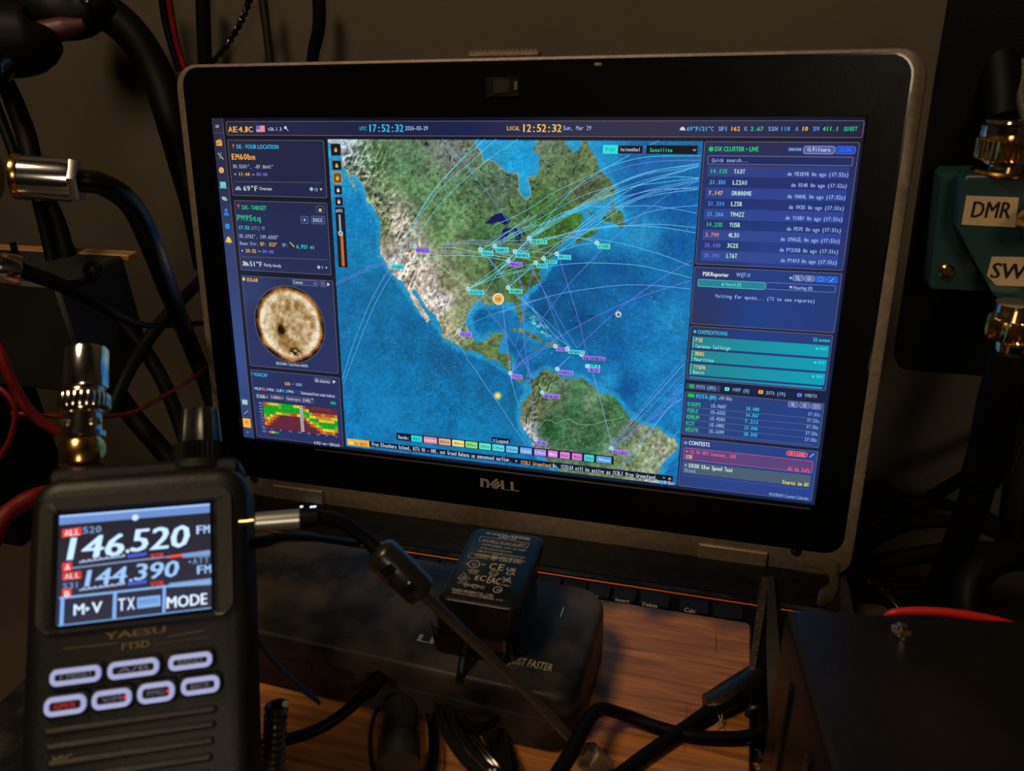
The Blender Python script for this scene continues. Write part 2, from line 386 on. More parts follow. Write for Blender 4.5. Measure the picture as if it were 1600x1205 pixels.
def inside(px, py, poly):
    r = np.zeros(px.shape, bool); n = len(poly)
    for i in range(n):
        x0, y0 = poly[i]; x1, y1 = poly[(i + 1) % n]
        if y0 == y1: continue
        r ^= ((y0 > py) != (y1 > py)) & (px < (x1 - x0) * (py - y0) / (y1 - y0) + x0)
    return r
def grid_patch(fl, xa, ya, xb, yb, nx, ny, colfun, z):
    gx, gy = np.meshgrid(np.linspace(xa, xb, nx), np.linspace(ya, yb, ny)); P = np.column_stack([gx.ravel(), gy.ravel()])
    Q = fl.fr.photo(np.column_stack([P, np.zeros(len(P))])); cols = colfun(Q[:, 0], Q[:, 1], P)
    i = np.arange(nx * ny).reshape(ny, nx); f = np.column_stack([i[:-1, :-1].ravel(), i[:-1, 1:].ravel(), i[1:, 1:].ravel(), i[1:, :-1].ravel()])
    v = np.column_stack([P, np.full(len(P), fl.z + z)]); fl.v.append(fl.fr.w(v))
    fl.f += (f + fl.n).tolist() if False else [tuple(r) for r in (f + fl.n).tolist()]; fl.n += len(P); fl.c.append(lin(np.clip(cols, 0, 255)))
def crop(ox, oy, s, pts): return [(ox + x * s, oy + y * s) for x, y in pts]
cA = lambda p: crop(580, 170, .16603, p); cB = lambda p: crop(820, 170, .19084, p); c1 = lambda p: crop(320, 170, .19084, p)
cF = lambda p: crop(600, 340, .18251, p); cG = lambda p: crop(780, 340, .21583, p); cH = lambda p: crop(780, 560, .1875, p)
west = c1([(1000, 262), (1030, 290), (1115, 360), (1140, 470), (1180, 560), (1210, 535), (1260, 570), (1330, 700), (1320, 745), (1400, 830), (1432, 900), (1445, 980), (1435, 1080), (1440, 1205)]) + \
    cF([(0, 345), (30, 420), (70, 490), (120, 520), (160, 545), (185, 600), (215, 650), (240, 700), (260, 740), (300, 800), (330, 850), (375, 898), (392, 880), (370, 845), (330, 770), (290, 700), (250, 650), (245, 618), (275, 618), (310, 690), (350, 740), (390, 800), (440, 840), (480, 910), (500, 960), (495, 1000), (530, 1040), (580, 1070), (640, 1100), (700, 1135), (760, 1145), (830, 1165), (880, 1205)]) + \
    cH([(0, 20), (40, 70), (80, 110), (90, 135), (120, 160), (150, 195), (185, 205), (200, 180), (245, 170), (265, 195), (275, 240), (268, 290), (220, 340), (180, 400), (190, 450), (172, 490), (165, 540), (210, 590), (240, 640), (265, 690), (290, 740), (330, 800), (400, 850), (470, 890), (500, 940), (520, 990)])
east_sa = cH([(1300, 1100), (1340, 1000), (1330, 960), (1350, 880), (1400, 830), (1465, 780), (1482, 715), (1460, 670), (1400, 650), (1340, 592), (1280, 580), (1210, 560), (1150, 520), (1080, 490), (1040, 430), (1010, 380), (960, 330), (900, 300), (830, 295), (790, 240), (740, 200), (700, 165), (620, 167), (560, 165), (510, 150), (485, 130), (475, 98), (430, 128), (418, 118), (435, 88), (390, 92), (340, 120), (310, 170), (270, 180), (240, 150), (200, 165), (150, 150), (118, 130), (108, 60), (112, 0)])
carib = cG([(95, 1060), (98, 1005), (70, 985), (0, 985)]) + cF([(985, 1155), (975, 1125), (990, 1080), (1015, 1040), (1027, 1000), (1000, 990), (940, 990), (905, 1000), (890, 1040), (850, 1060), (800, 1065), (760, 1040), (725, 990), (713, 930), (710, 870), (722, 800), (760, 750), (800, 718), (830, 715), (850, 738), (900, 750), (930, 745), (985, 750), (1010, 725), (1040, 715), (1070, 735), (1108, 728), (1130, 770), (1140, 830), (1160, 890), (1190, 905), (1198, 860), (1180, 790), (1160, 730)])
eastc = cG([(170, 690), (158, 620), (165, 570), (200, 530), (240, 500), (290, 470), (305, 440), (292, 400), (312, 370), (350, 350), (378, 295), (415, 262), (450, 265), (415, 235), (440, 200), (480, 165), (520, 150), (552, 118), (548, 95), (585, 60)]) + \
    cB([(480, 1000), (455, 960), (480, 900), (470, 860), (430, 850), (270, 880), (430, 800), (520, 780), (600, 765), (690, 742), (735, 715), (748, 655), (705, 600), (690, 575), (625, 515), (600, 470), (580, 400), (540, 340), (510, 280), (500, 200)])
LAND = [(470, 180), (470, 262 * .19 + 150)] + [(508, 222)] + west + [(880, 800), (1020, 800)] + east_sa + carib + eastc + [(900, 180)]
LAND = [(505, 180), (505, 218)] + LAND[3:]
ISL = [cB([(620, 930), (660, 860), (700, 840), (700, 770), (735, 740), (725, 790), (790, 840), (812, 880), (825, 950), (800, 980), (740, 945), (700, 930)]), cB([(490, 830), (520, 828), (558, 862), (540, 868)]),
       cG([(545, 192), (550, 160), (600, 122), (660, 92), (715, 78), (722, 95), (680, 130), (620, 165), (570, 195)]), cB([(570, 970), (590, 955), (605, 975), (580, 990)]),
       cG([(70, 822), (110, 803), (170, 808), (230, 838), (280, 868), (322, 890), (300, 902), (240, 882), (180, 832), (130, 825)]), cG([(330, 905), (380, 898), (440, 922), (430, 945), (350, 935)]),
       cG([(240, 938), (290, 943), (285, 955), (242, 950)]), cG([(488, 950), (522, 952), (520, 962), (490, 960)]), c1([(1190, 570), (1215, 590), (1245, 680), (1225, 660)])]
SEA = [cA([(978, 200), (980, 285), (990, 362), (1030, 385), (1058, 492), (1110, 478), (1165, 497), (1220, 562), (1300, 610), (1385, 612), (1392, 720), (1392, 770), (1430, 820), (1465, 852), (1500, 815), (1497, 720), (1475, 650), (1530, 620)]) + cB([(40, 560), (100, 540), (127, 470), (115, 380), (60, 330), (90, 290), (103, 200)]),
       cB([(325, 200), (345, 300), (400, 352), (440, 330), (465, 270), (462, 200)])]
LAKES = [cA([(1070, 1080), (1130, 1020), (1185, 985), (1240, 985), (1300, 1040), (1310, 1075), (1260, 1095), (1200, 1060), (1130, 1085)]), cA([(1215, 1205), (1235, 1150), (1300, 1120), (1340, 1130), (1300, 1160), (1280, 1205)]),
         cF([(975, 225), (1005, 150), (1020, 100), (1055, 85), (1045, 130), (1020, 180), (1030, 225)]), cF([(1060, 90), (1130, 90), (1175, 140), (1165, 220), (1140, 205), (1110, 130)]), cF([(1165, 95), (1190, 100), (1218, 155), (1200, 160)]), cG([(170, 215), (200, 205), (230, 205), (190, 222)]), cG([(240, 175), (290, 165), (300, 172), (250, 185)]), cA([(740, 430), (752, 440), (742, 500), (732, 490)]), cA([(520, 300), (550, 340), (500, 350)])]
LC = [(520, 228, 165, 178, 178), (560, 290, 110, 118, 90), (600, 250, 84, 122, 72), (640, 260, 78, 118, 70), (700, 240, 112, 120, 100), (660, 300, 96, 136, 82), (620, 345, 158, 146, 122), (700, 330, 92, 132, 76), (730, 300, 76, 106, 66), (780, 280, 80, 104, 74), (850, 230, 96, 116, 84), (880, 270, 90, 112, 66), (920, 300, 84, 100, 58), (860, 340, 58, 104, 38), (900, 350, 56, 100, 34), (760, 370, 60, 104, 54), (690, 370, 96, 126, 72), (640, 390, 178, 162, 134), (660, 430, 184, 168, 142), (700, 440, 134, 134, 88), (740, 420, 86, 112, 62), (780, 430, 60, 94, 42), (820, 420, 60, 94, 38), (720, 480, 124, 132, 84), (690, 470, 196, 186, 168), (660, 480, 172, 156, 126), (700, 510, 154, 144, 104), (760, 540, 92, 112, 62), (785, 550, 80, 108, 52), (620, 460, 196, 186, 166), (600, 350, 96, 104, 62), (575, 310, 96, 112, 70), (630, 410, 190, 176, 152), (670, 450, 196, 180, 156),
      (838, 590, 84, 98, 54), (862, 615, 96, 122, 76), (872, 600, 104, 126, 88), (900, 640, 50, 96, 54), (860, 670, 40, 90, 50), (920, 690, 46, 86, 52), (900, 615, 62, 104, 62), (960, 640, 54, 96, 52), (1000, 690, 122, 138, 92), (1035, 700, 146, 154, 114), (1020, 740, 136, 144, 106), (960, 720, 100, 126, 78), (822, 680, 168, 160, 150), (830, 640, 112, 114, 74), (985, 740, 120, 134, 88), (795, 575, 80, 110, 56), (765, 560, 96, 112, 62), (918, 627, 96, 124, 86)]
OC = [(560, 480, 14, 108, 184), (560, 560, 14, 114, 190), (620, 600, 8, 116, 196), (700, 640, 8, 110, 186), (560, 660, 12, 124, 206), (700, 560, 12, 92, 160), (800, 620, 14, 106, 176), (530, 260, 40, 160, 232), (560, 330, 8, 128, 212), (580, 400, 16, 128, 202), (600, 450, 14, 108, 176), (640, 520, 12, 104, 176), (790, 230, 30, 162, 240), (830, 260, 20, 158, 240), (900, 222, 32, 160, 236), (940, 250, 24, 144, 226), (1000, 250, 18, 100, 190), (1070, 240, 18, 108, 190), (1000, 300, 4, 74, 162), (1060, 320, 4, 88, 178), (960, 330, 24, 146, 226), (1000, 365, 36, 146, 222), (950, 350, 24, 150, 226), (915, 375, 30, 140, 216), (1060, 380, 4, 92, 178), (900, 420, 2, 74, 148), (860, 450, 4, 80, 152), (900, 500, 2, 76, 150), (850, 490, 4, 74, 142), (960, 420, 4, 84, 168), (1000, 450, 8, 94, 178), (1045, 500, 24, 134, 212), (1020, 560, 20, 126, 206), (1000, 520, 14, 108, 190), (960, 540, 8, 90, 170), (1060, 440, 14, 108, 190), (752, 495, 4, 96, 170), (735, 480, 24, 140, 216), (780, 500, 14, 112, 190), (810, 540, 4, 92, 168), (845, 548, 14, 112, 190), (870, 562, 10, 104, 182), (850, 580, 4, 84, 160), (900, 575, 14, 118, 196), (980, 610, 4, 80, 164), (950, 600, 24, 136, 214), (1010, 630, 18, 122, 202), (1060, 650, 16, 124, 212), (1045, 620, 16, 118, 200), (600, 640, 18, 128, 206), (740, 680, 14, 128, 206), (800, 690, 10, 114, 186), (660, 690, 14, 122, 200), (830, 520, 30, 150, 222), (1050, 740, 14, 110, 200)]
def idw(px, py, C, p=2.4):
    w_ = 0; s_ = 0
    for x, y, r, g, b in C:
        k = 1 / (((px - x) ** 2 + (py - y) ** 2) ** (p / 2) + 30); w_ = w_ + k; s_ = s_ + k[:, None] * V3(r, g, b)
    return s_ / w_[:, None]
def map_col(px, py, P):
    wx = px + 5 * (fbm(px / 9, py / 9, 50, 4) - .5); wy = py + 5 * (fbm(px / 9, py / 9, 60, 4) - .5)
    land = inside(wx, wy, LAND)
    for q in ISL: land |= inside(wx, wy, q)
    for q in SEA: land &= ~inside(wx, wy, q)
    lake = np.zeros_like(land)
    for q in LAKES: lake |= inside(px, py, q)
    g = land.reshape(NY, NX).astype(float); bl = g.copy()
    for _ in range(3):
        for ax, wd in ((0, 9), (1, 9)):
            c = np.cumsum(np.pad(bl, [(wd + 1, wd) if a == ax else (0, 0) for a in (0, 1)], mode='edge'), axis=ax)
            n2 = bl.shape[ax]; bl = (np.take(c, np.arange(2 * wd + 1, 2 * wd + 1 + n2), ax) - np.take(c, np.arange(0, n2), ax)) / (2 * wd + 1)
    bl = bl.ravel()
    o = idw(px, py, OC); sh = np.clip((bl + .25 * (fbm(px / 14, py / 14, 5) - .5) - .17) / .12, 0, 1)[:, None] * .72
    o = o * (1 - sh) + V3(36, 156, 226) * sh
    n1 = fbm(px / 16, py / 16, 1, 6, .62)[:, None]; o = o * (1 + .3 * (n1 - .5))
    fr_ = np.clip((px - 940) / 80, 0, 1) * np.clip((py - 420) / 50, 0, 1) * np.clip((700 - py) / 60, 0, 1)
    o *= 1 + (.22 * fr_ * (ridge((px * .25 + py * .1) / 9, (py - px * .28) / 2.0, 77, 3) - .5))[:, None]
    rg = ridge(px / 34, py / 34, 33, 2); o *= 1 - .3 * (np.clip((rg - .955) / .02, 0, 1) * (fbm(px / 40, py / 40, 35, 2) > .5))[:, None]
    o *= 1 + .5 * (fbm(px / 3.5, py / 2.6, 36, 3, .8) - .5)[:, None] * (.35 + fbm(px / 50, py / 50, 37, 2))[:, None]
    sk = np.clip((fbm(px / 2.2, py / 1.6, 38, 2) - .8) / .05, 0, 1) * (fbm(px / 30, py / 30, 39, 2) > .56); o = o + (V3(120, 200, 235) - o) * (sk * .5)[:, None]
    bah = np.clip(fbm(px / 5, py / 5, 91, 3) * 1.8 - .82, 0, 1)
    xb = (px - 846) * .72 + (py - 511) * .69; yb = -(px - 846) * .69 + (py - 511) * .72
    bah = bah * np.exp(-(xb / 22) ** 2 - (yb / 6) ** 2); o = o + (V3(120, 240, 240) - o) * np.clip(bah * 3.2, 0, 1)[:, None]
    l = idw(px, py, LC, 3.0)
    nf = fbm(px / 5, py / 5, 8, 4, .8); nm = fbm(px / 22, py / 22, 18, 4)
    l = l * V3(1.0, 1.02, 1.12) * (1 + 1.15 * (nf - .5) + .55 * (nm - .5))[:, None]; l = l + (V3(205, 205, 190) - l) * (np.clip((fbm(px / 3, py / 3, 19, 3) - .66) / .1, 0, 1) * .3)[:, None]
    # mountains: bright snow and dark shaded ridges
    mt = 0
    for x, y, rx, ry, k in ((560, 262, 46, 50, 1), (590, 320, 34, 40, .9), (625, 350, 26, 40, .9), (640, 420, 34, 50, .7), (680, 480, 26, 44, .7), (720, 530, 30, 24, .6), (845, 600, 18, 30, .7), (832, 655, 10, 34, .8), (828, 690, 12, 24, .9), (1020, 720, 40, 40, .3)): mt = np.maximum(mt, k * np.exp(-((px - x) / rx) ** 2 - ((py - y) / ry) ** 2))
    rd = ridge(px / 6 + py / 15, py / 8, 40, 4); l *= (1 + mt * 2.6 * (rd - .64))[:, None]
    sn = np.clip((rd - .74) / .1, 0, 1) * np.clip(mt - .25, 0, 1) * np.clip((460 - py) / 240, .12, 1); l = l + (V3(232, 236, 238) - l) * (sn * .95)[:, None]
    dk = np.clip((fbm(px / 4, py / 4, 70, 3) - .66) / .1, 0, 1) * ((py < 345) & (px > 640)) * .55; l = l * (1 - dk[:, None])
    edge = np.clip((bl - .35) / .2, 0, 1)[:, None]; l = l * (1 - .0 * edge)
    tp = np.clip((300 - py) / 90, 0, 1)[:, None] * .1; l = l * (1 - tp) + V3(140, 150, 140) * tp
    o = o * V3(1.1, .98, .88); c = np.where(land[:, None], l, o)
    gg = land.reshape(NY, NX); e = np.zeros_like(gg); e[:-1] |= gg[:-1] != gg[1:]; e[:, :-1] |= gg[:, :-1] != gg[:, 1:]
    e = e.ravel()[:, None]; c = np.where(e & (px < 830)[:, None] & (py < 330)[:, None], c * .5 + V3(190, 205, 200) * .5, c)
    c = np.where(lake[:, None], V3(14, 22, 84), c)
    return c
NX, NY = 500, 440
UI = Flat(SCR, .15)
# background + panel colours, viewing-angle tint and warm header reflection painted in
KEYC = [(340, 200, 36, 36, 56), (360, 450, 52, 66, 112), (400, 680, 42, 54, 104), (450, 260, 30, 34, 66), (450, 380, 33, 42, 80), (400, 520, 42, 52, 96), (470, 620, 38, 46, 92), (600, 200, 24, 30, 62), (740, 200, 20, 30, 74), (950, 195, 56, 50, 62), (1060, 195, 50, 46, 66), (1340, 200, 26, 28, 60), (1200, 210, 40, 40, 74), (1150, 300, 28, 48, 112), (1280, 300, 26, 48, 122), (1200, 400, 34, 62, 140), (1180, 500, 30, 62, 134), (1130, 430, 36, 52, 104), (1120, 650, 38, 66, 124), (1240, 680, 34, 64, 130), (1150, 760, 42, 66, 138), (1250, 770, 38, 66, 140), (1090, 520, 42, 50, 90), (1290, 230, 36, 40, 92)]
def tint(px, py, k=1.0):
    return np.clip(idw(np.array([px], float), np.array([py], float), KEYC)[0] * k, 0, 255)
W2, H2 = 172.1, 96.75
scb = Flat(SCR, .1)
grid_patch(scb, -W2, -H2, W2, H2, 60, 34, lambda x, y, P: idw(x, y, KEYC) * .52, 0)
screen = scb.build('screen', SCREEN, lap, label='lit display with map and panels')
mp = Flat(SCR, .15); ma = SCR.px(512, 217.5); mb_ = SCR.px(1057.5, 758.5)
grid_patch(mp, ma[0], mb_[1], mb_[0], ma[1], NX, NY, map_col, 0)
mp.build('map_picture', SCREEN, screen)
BORD = (112, 106, 122)
def panel(x0, y0, x1, y1, k=1.0, brd=BORD, r=1.0):
    a = SCR.px(x0, y0); b = SCR.px(x1, y1); n1, n2 = 8, 6
    grid_patch(UI, a[0], b[1], b[0], a[1], n1, n2, lambda x, y, P: idw(x, y, KEYC) * k, .02)
    UI.frame(x0, y0, x1, y1, brd, .24, .05, r)
CY = (50, 190, 235); GO = (245, 175, 70); GR = (40, 205, 130); WH = (205, 212, 235); PU = (130, 110, 235); CT = (60, 215, 225)
SB = (352, 184, 331.5, 184)
# side bar
a = SCR.px(331, 185); b = SCR.px(347.6, 186)
grid_patch(UI, -W2 + .1, -H2 + .1, b[0], H2 - .2, 3, 12, lambda x, y, P: idw(x, y, [(340, 190, 44, 42, 60), (345, 250, 40, 42, 64), (360, 400, 52, 66, 112), (375, 560, 56, 78, 134), (385, 680, 46, 60, 108)]), .02)
UI.rectL(b[0], -H2, b[0] + .28, H2 - .2, (100, 92, 104), .06)
UI.rectL(-W2, SCR.px(335, 208)[1], b[0], SCR.px(335, 208)[1] + .25, (90, 86, 100), .06)
for k in (-1.6, 0, 1.6): UI.line([(337.4, 197.5 + k), (342.6, 197.5 + k)], (170, 180, 205), .3, .2)
ic = lambda x, y, r, c: UI.dot(x, y, r, c, .2)
UI.rect(338, 219.5, 348, 228, (225, 170, 70), .2, .5); UI.line([(340, 219.5), (346, 217.5)], (225, 170, 70), .3, .2); ic(341, 224, .7, (120, 90, 40)); UI.line([(343.5, 223), (347, 223)], (130, 90, 40), .4, .22)
UI.line([(341, 239), (349.5, 249)], (170, 180, 195), .6, .2); UI.line([(346, 238), (345, 243), (343.5, 248)], (120, 130, 150), .5, .2)
ic(346.5, 266, 1.7, (230, 175, 120)); ic(347.5, 267.5, .5, (120, 70, 40)); ic(345, 264.5, .4, (190, 60, 50))
UI.rect(344, 284, 354, 292.5, (110, 200, 205), .2, .4); UI.line([(343, 293.3), (355, 293.8)], (130, 210, 215), .4, .2)
ic(349, 309.5, .9, (160, 185, 195)); ic(351.5, 310.5, 1.1, (150, 180, 195)); ic(354, 312, .8, (130, 165, 185))
ic(353.6, 328.5, 1.0, (40, 130, 225)); UI.pg([(350, 336.5), (351.5, 332), (356.5, 332), (359, 336.8)], (40, 130, 225), .2)
ic(356, 353.5, 1.6, (40, 160, 225)); UI.line([(352, 353.3), (360.3, 353.8)], (20, 90, 150), .2, .25); UI.dot(356, 353.5, .8, (20, 90, 150), .25, ring=.15)
UI.pg([(353, 378.5), (355, 371), (357.5, 369.5), (360.2, 372), (363.5, 379)], (230, 195, 70), .2); ic(358.6, 380, .4, (200, 150, 50))
UI.frame(375.5, 621, 389, 635.5, (90, 100, 130), .2, .1, .6); UI.rect(378.5, 624, 387.5, 632.5, (165, 200, 200), .2, .4)
UI.frame(377.5, 637.5, 391, 651.5, (90, 100, 130), .2, .1, .6); UI.line([(381.5, 647), (388, 641.5)], (190, 200, 225), .35, .2)
UI.rect(379.5, 653, 393, 668.5, (245, 180, 55), .2, .7); ic(386, 660, .9, (205, 110, 30)); UI.frame(381, 670.5, 394, 682, (70, 85, 120), .2, .1, .6); ic(387.6, 675.3, .5, (150, 170, 225))
# header
panel(353, 189.5, 1347.5, 215.5)
UI.text('AE4JC', 357.5, 206.5, 396, 8.6, GO, bold=True)
fx0, fy0 = 400.5, 196.5
UI.rect(400.5, 196.5, 414.5, 206.3, (225, 175, 185), .2)
for k in range(4): UI.rect(401, 197.6 + k * 2.4, 414.5, 198.7 + k * 2.4, (215, 90, 100), .22)
UI.rect(400.5, 196.5, 407, 202, (90, 105, 190), .24)
UI.text('v26.1.3', 419.5, 204.2, 440.5, 5.2, WH)
UI.dot(446.5, 199.5, .8, (190, 205, 230), .2); UI.line([(447, 200), (451, 204.5)], (190, 205, 230), .35, .2)
UI.text('UTC', 562.5, 203.8, 573.5, 5.8, CY, bold=True); UI.text('17:52:32', 576, 206, 631, 11.5, CY, bold=True)
UI.text('2026-03-29', 633.5, 203.5, 669, 6.4, (170, 195, 240))
UI.text('LOCAL', 792.5, 203.7, 812.5, 6.4, GO, bold=True); UI.text('12:52:32', 815.5, 206.2, 877.5, 12, (240, 190, 95), bold=True)
UI.text('Sun, Mar 29', 880, 203.2, 924, 6.6, (150, 180, 235))
UI.pg([(1062, 203.5), (1063, 200.5), (1066, 198), (1069.5, 199.5), (1071, 203.8)], (200, 210, 235), .2)
for t, x0, x1, c in (('69°F/21°C', 1073, 1115, (75, 175, 235)), ('SFI', 1122.5, 1136.5, (125, 165, 230)), ('162', 1141, 1156, GO), ('K', 1163, 1168, (110, 150, 220)), ('2.67', 1172.5, 1192.5, (55, 205, 135)), ('SSN', 1200, 1215, (125, 155, 230)), ('118', 1219, 1234, (65, 155, 230)), ('A', 1242.5, 1247, (125, 155, 220)), ('10', 1252, 1262, (240, 190, 70)), ('SW', 1270, 1280, (110, 150, 230)), ('411.1', 1285, 1310, (55, 205, 130)), ('QUIET', 1318, 1339, (45, 205, 140))):
    UI.text(t, x0, 204.6, x1, 6.6, c, bold=True)
# left column
def pin(x, y): UI.dot(x, y - 1, .7, (215, 80, 85), .2); UI.line([(x, y), (x + .4, y + 4)], (200, 90, 90), .4, .2)
panel(355.5, 218.5, 511.5, 309.5); pin(365, 228)
UI.text('DE - YOUR LOCATION', 370.5, 232.3, 436, 6.4, CY, mono=False, bold=True)
UI.text('EM60bm', 363, 249.3, 399.5, 9, GO, bold=True)
UI.text('30.5201°, -87.8641°', 364.5, 262.7, 428, 5.6, (175, 185, 220)); ic(368, 272.3, .5, (170, 190, 225))
UI.text('11:44', 373.5, 274.9, 391, 5.6, (240, 180, 95), bold=True); UI.line([(394.5, 273), (398.5, 273)], WH, .25, .2); UI.text('00:00', 401.5, 275, 418.5, 5.4, PU, bold=True)
UI.line([(367, 283.8), (504, 285.5)], (98, 92, 112), .25, .1)
def cloud(x, y, c): UI.pg([(x - 5, y + 3), (x - 4, y), (x - 1, y - 3), (x + 2, y - 2.5), (x + 4, y), (x + 5.5, y + 3.3)], c, .2)
cloud(372.6, 294, (150, 160, 170)); UI.text('69°F', 381, 298, 403.5, 7.8, (195, 200, 205), bold=True); UI.text('Overcast', 406, 297, 425.5, 5, WH, mono=False)
UI.dot(487, 295.5, 1.1, (150, 185, 195), .2); UI.text('12', 491.5, 298.5, 497, 4.6, WH); UI.pg([(500, 294.5), (504, 294.7), (502.2, 298)], WH, .2)
panel(366, 313, 518, 430); pin(373, 322)
UI.text('DX - TARGET', 379, 327.2, 417, 6.4, GR, mono=False, bold=True)
UI.frame(494.5, 321.5, 507, 332.5, (105, 110, 135), .22, .1, .6); UI.rect(498.5, 326, 503, 330.5, (220, 195, 90), .2)
UI.text('PM95tq', 371.5, 344.5, 408, 9, (35, 195, 125), bold=True)
for x0, y0, x1, y1 in ((469.7, 337.5, 483, 349.5), (486.5, 337.3, 508.3, 350.6)): UI.rect(x0, y0, x1, y1, (46, 62, 110), .08, .7); UI.frame(x0, y0, x1, y1, (105, 115, 150), .22, .1, .7)
UI.dot(476.3, 343.5, .6, WH, .2, n=5); UI.text('DXCC', 490, 346.6, 504.5, 5.6, (200, 220, 240), bold=True)
UI.text('17:52', 373.5, 358, 390.5, 5.6, CT, bold=True); UI.text('(UTC)', 393, 358.6, 406.5, 5.2, (130, 140, 175)); UI.frame(409.5, 354.5, 413.5, 358.5, WH, .15, .1, .3)
UI.text('35.6762°, 139.6503°', 374.5, 371.3, 436, 5.6, (175, 185, 220))
UI.text('Beam Dir:', 375.5, 382.5, 404.5, 5.4, (170, 180, 215)); UI.text('SP: 323°', 407, 384, 434, 5.6, (240, 175, 80), bold=True); UI.text('SP:', 441.5, 385.5, 450.5, 5.4, (160, 170, 210))
UI.line([(453.5, 378.5), (460.5, 386)], (225, 200, 90), .5, .2); UI.text('6,921 mi', 464, 387.8, 492, 5.8, CT, bold=True)
ic(379, 391.8, .5, (170, 190, 225)); UI.text('20:32', 384.5, 394.3, 401, 5.4, (240, 180, 95), bold=True); UI.line([(404, 392.6), (408, 392.8)], WH, .25, .2); UI.text('09:00', 411, 395.6, 428, 5.4, PU, bold=True)
UI.line([(378, 401), (512, 406)], (98, 98, 122), .25, .1)
cloud(384.5, 412, (170, 190, 205)); ic(381.5, 409.5, .7, (235, 190, 90)); UI.text('51°F', 391, 415.8, 410.5, 7.4, (195, 205, 215), bold=True); UI.text('Partly cloudy', 413.5, 416.2, 440, 4.8, WH, mono=False)
UI.dot(498.5, 417.5, 1.0, (150, 185, 195), .2); UI.text('1', 503, 420, 505.5, 4.4, WH); UI.pg([(508.5, 417), (512, 417.3), (510.5, 420)], WH, .2)
panel(377.5, 430.5, 529.5, 584); ic(381.5, 436, 1.0, (235, 195, 90)); UI.text('SOLAR', 386.5, 439.6, 404, 5.4, (245, 185, 80), mono=False, bold=True)
UI.rect(456.7, 436.5, 497.5, 447.5, (46, 60, 108), .08, .6); UI.frame(456.7, 436.5, 497.5, 447.5, (115, 120, 150), .22, .1, .6); UI.text('Corona', 459, 443, 473.5, 4.8, WH, mono=False); UI.line([(491, 442.2), (492.8, 444), (494.6, 442.4)], WH, .25, .2, curve=False)
UI.frame(499.7, 439, 509.5, 448.6, (115, 120, 150), .22, .1, .5); UI.frame(502.5, 441.5, 507, 446, WH, .15, .1, .3); UI.pg([(511.6, 441.5), (516, 444.5), (511.8, 447.4)], WH, .2)
# sun picture
sc_ = SCR.px(452.8, 507.5); rx_ = (SCR.px(507, 507)[0] - SCR.px(399, 507)[0]) / 2; ry_ = rx_
def sun_col(px, py, P):
    x = (P[:, 0] - sc_[0]) / rx_; y = (P[:, 1] - sc_[1]) / ry_; r = np.hypot(x, y)
    n = fbm(x * 4 + 9, y * 4 + 9, 3, 5, .6); n2 = fbm(x * 9 + 9, y * 9 + 9, 13, 4, .6)
    d = .62 + .75 * (n - .5) + .7 * (n2 - .5) + .32 * np.exp(-((r - .8) / .1) ** 2) + .22 * np.exp(-((x + .62) / .25) ** 2 - ((y - .1) / .5) ** 2)
    d -= 1.0 * np.exp(-((x + .26) / .1) ** 2 - ((y + .15) / .11) ** 2) + 1.2 * np.exp(-((x - .1) / .19) ** 2 - ((y + .72) / .1) ** 2) * (n2 > .42)
    d = np.clip(d, 0, 1.12)[:, None]
    c = np.where(d < .45, V3(30, 14, 4) + (V3(150, 112, 62) - V3(30, 14, 4)) * d / .45, V3(150, 112, 62) + (V3(240, 228, 200) - V3(150, 112, 62)) * np.clip((d - .45) / .55, 0, 1))
    o = np.clip((r - .84) / .05, 0, 1)[:, None]; k = np.clip((1.0 + .22 * (n - .5) - r) / .12, 0, 1)[:, None]
    cc = V3(190, 130, 70) * k + V3(16, 10, 10) * (1 - k); c = c * (1 - o) + cc * o
    return np.where((r > 1)[:, None], idw(px, py, KEYC), c)
UI.dot(452.8, 507.5, rx_ + .25, (110, 105, 110), .22, 48, ring=.3)
SU = Flat(SCR, .2); grid_patch(SU, sc_[0] - rx_, sc_[1] - ry_, sc_[0] + rx_, sc_[1] + ry_, 110, 110, sun_col, 0); SU.build('sun_picture', SCREEN, screen)
UI.text('SDO/AIA • Live from NASA', 432, 569.5, 482, 4.4, WH, mono=False)
panel(391.5, 577, 537, 698)
UI.text('VOACAP', 397, 587.2, 418.5, 5.4, CY, mono=False, bold=True); UI.line([(394.2, 582), (394.5, 586)], CY, .3, .2)
UI.rect(490.5, 589.5, 517.5, 599.5, (56, 66, 112), .08, .6); UI.frame(490.5, 589.5, 517.5, 599.5, (115, 120, 150), .2, .1, .6); UI.text('⊞ charts', 493.5, 596.5, 515, 4.4, WH, mono=False); UI.pg([(520.5, 593.5), (525, 596.5), (520.8, 599.4)], WH, .2)
UI.text('SSB', 445.5, 601.6, 454, 4.8, (240, 175, 85), bold=True); UI.text('• 100W', 457, 602.5, 473, 4.8, (165, 175, 210))
UI.rect(396, 604, 526.5, 621.3, (46, 58, 112), .06, .6); UI.frame(396, 604, 526.5, 621.3, (72, 86, 150), .2, .1, .6)
UI.text('MUF', 399, 609, 409, 4.2, WH, mono=False); UI.text('12.4', 410, 609.8, 419, 4.4, (240, 150, 90), bold=True); UI.text('MHz', 420, 610.5, 428.5, 4.2, WH, mono=False)
UI.text('LUF', 433, 612, 441, 4.2, WH, mono=False); UI.text('6.3', 442, 612.7, 450, 4.4, CY, bold=True); UI.text('MHz', 451, 613.4, 459, 4.2, WH, mono=False); UI.text('Estimated from solar indices', 471.5, 616, 523.5, 4.4, WH, mono=False)
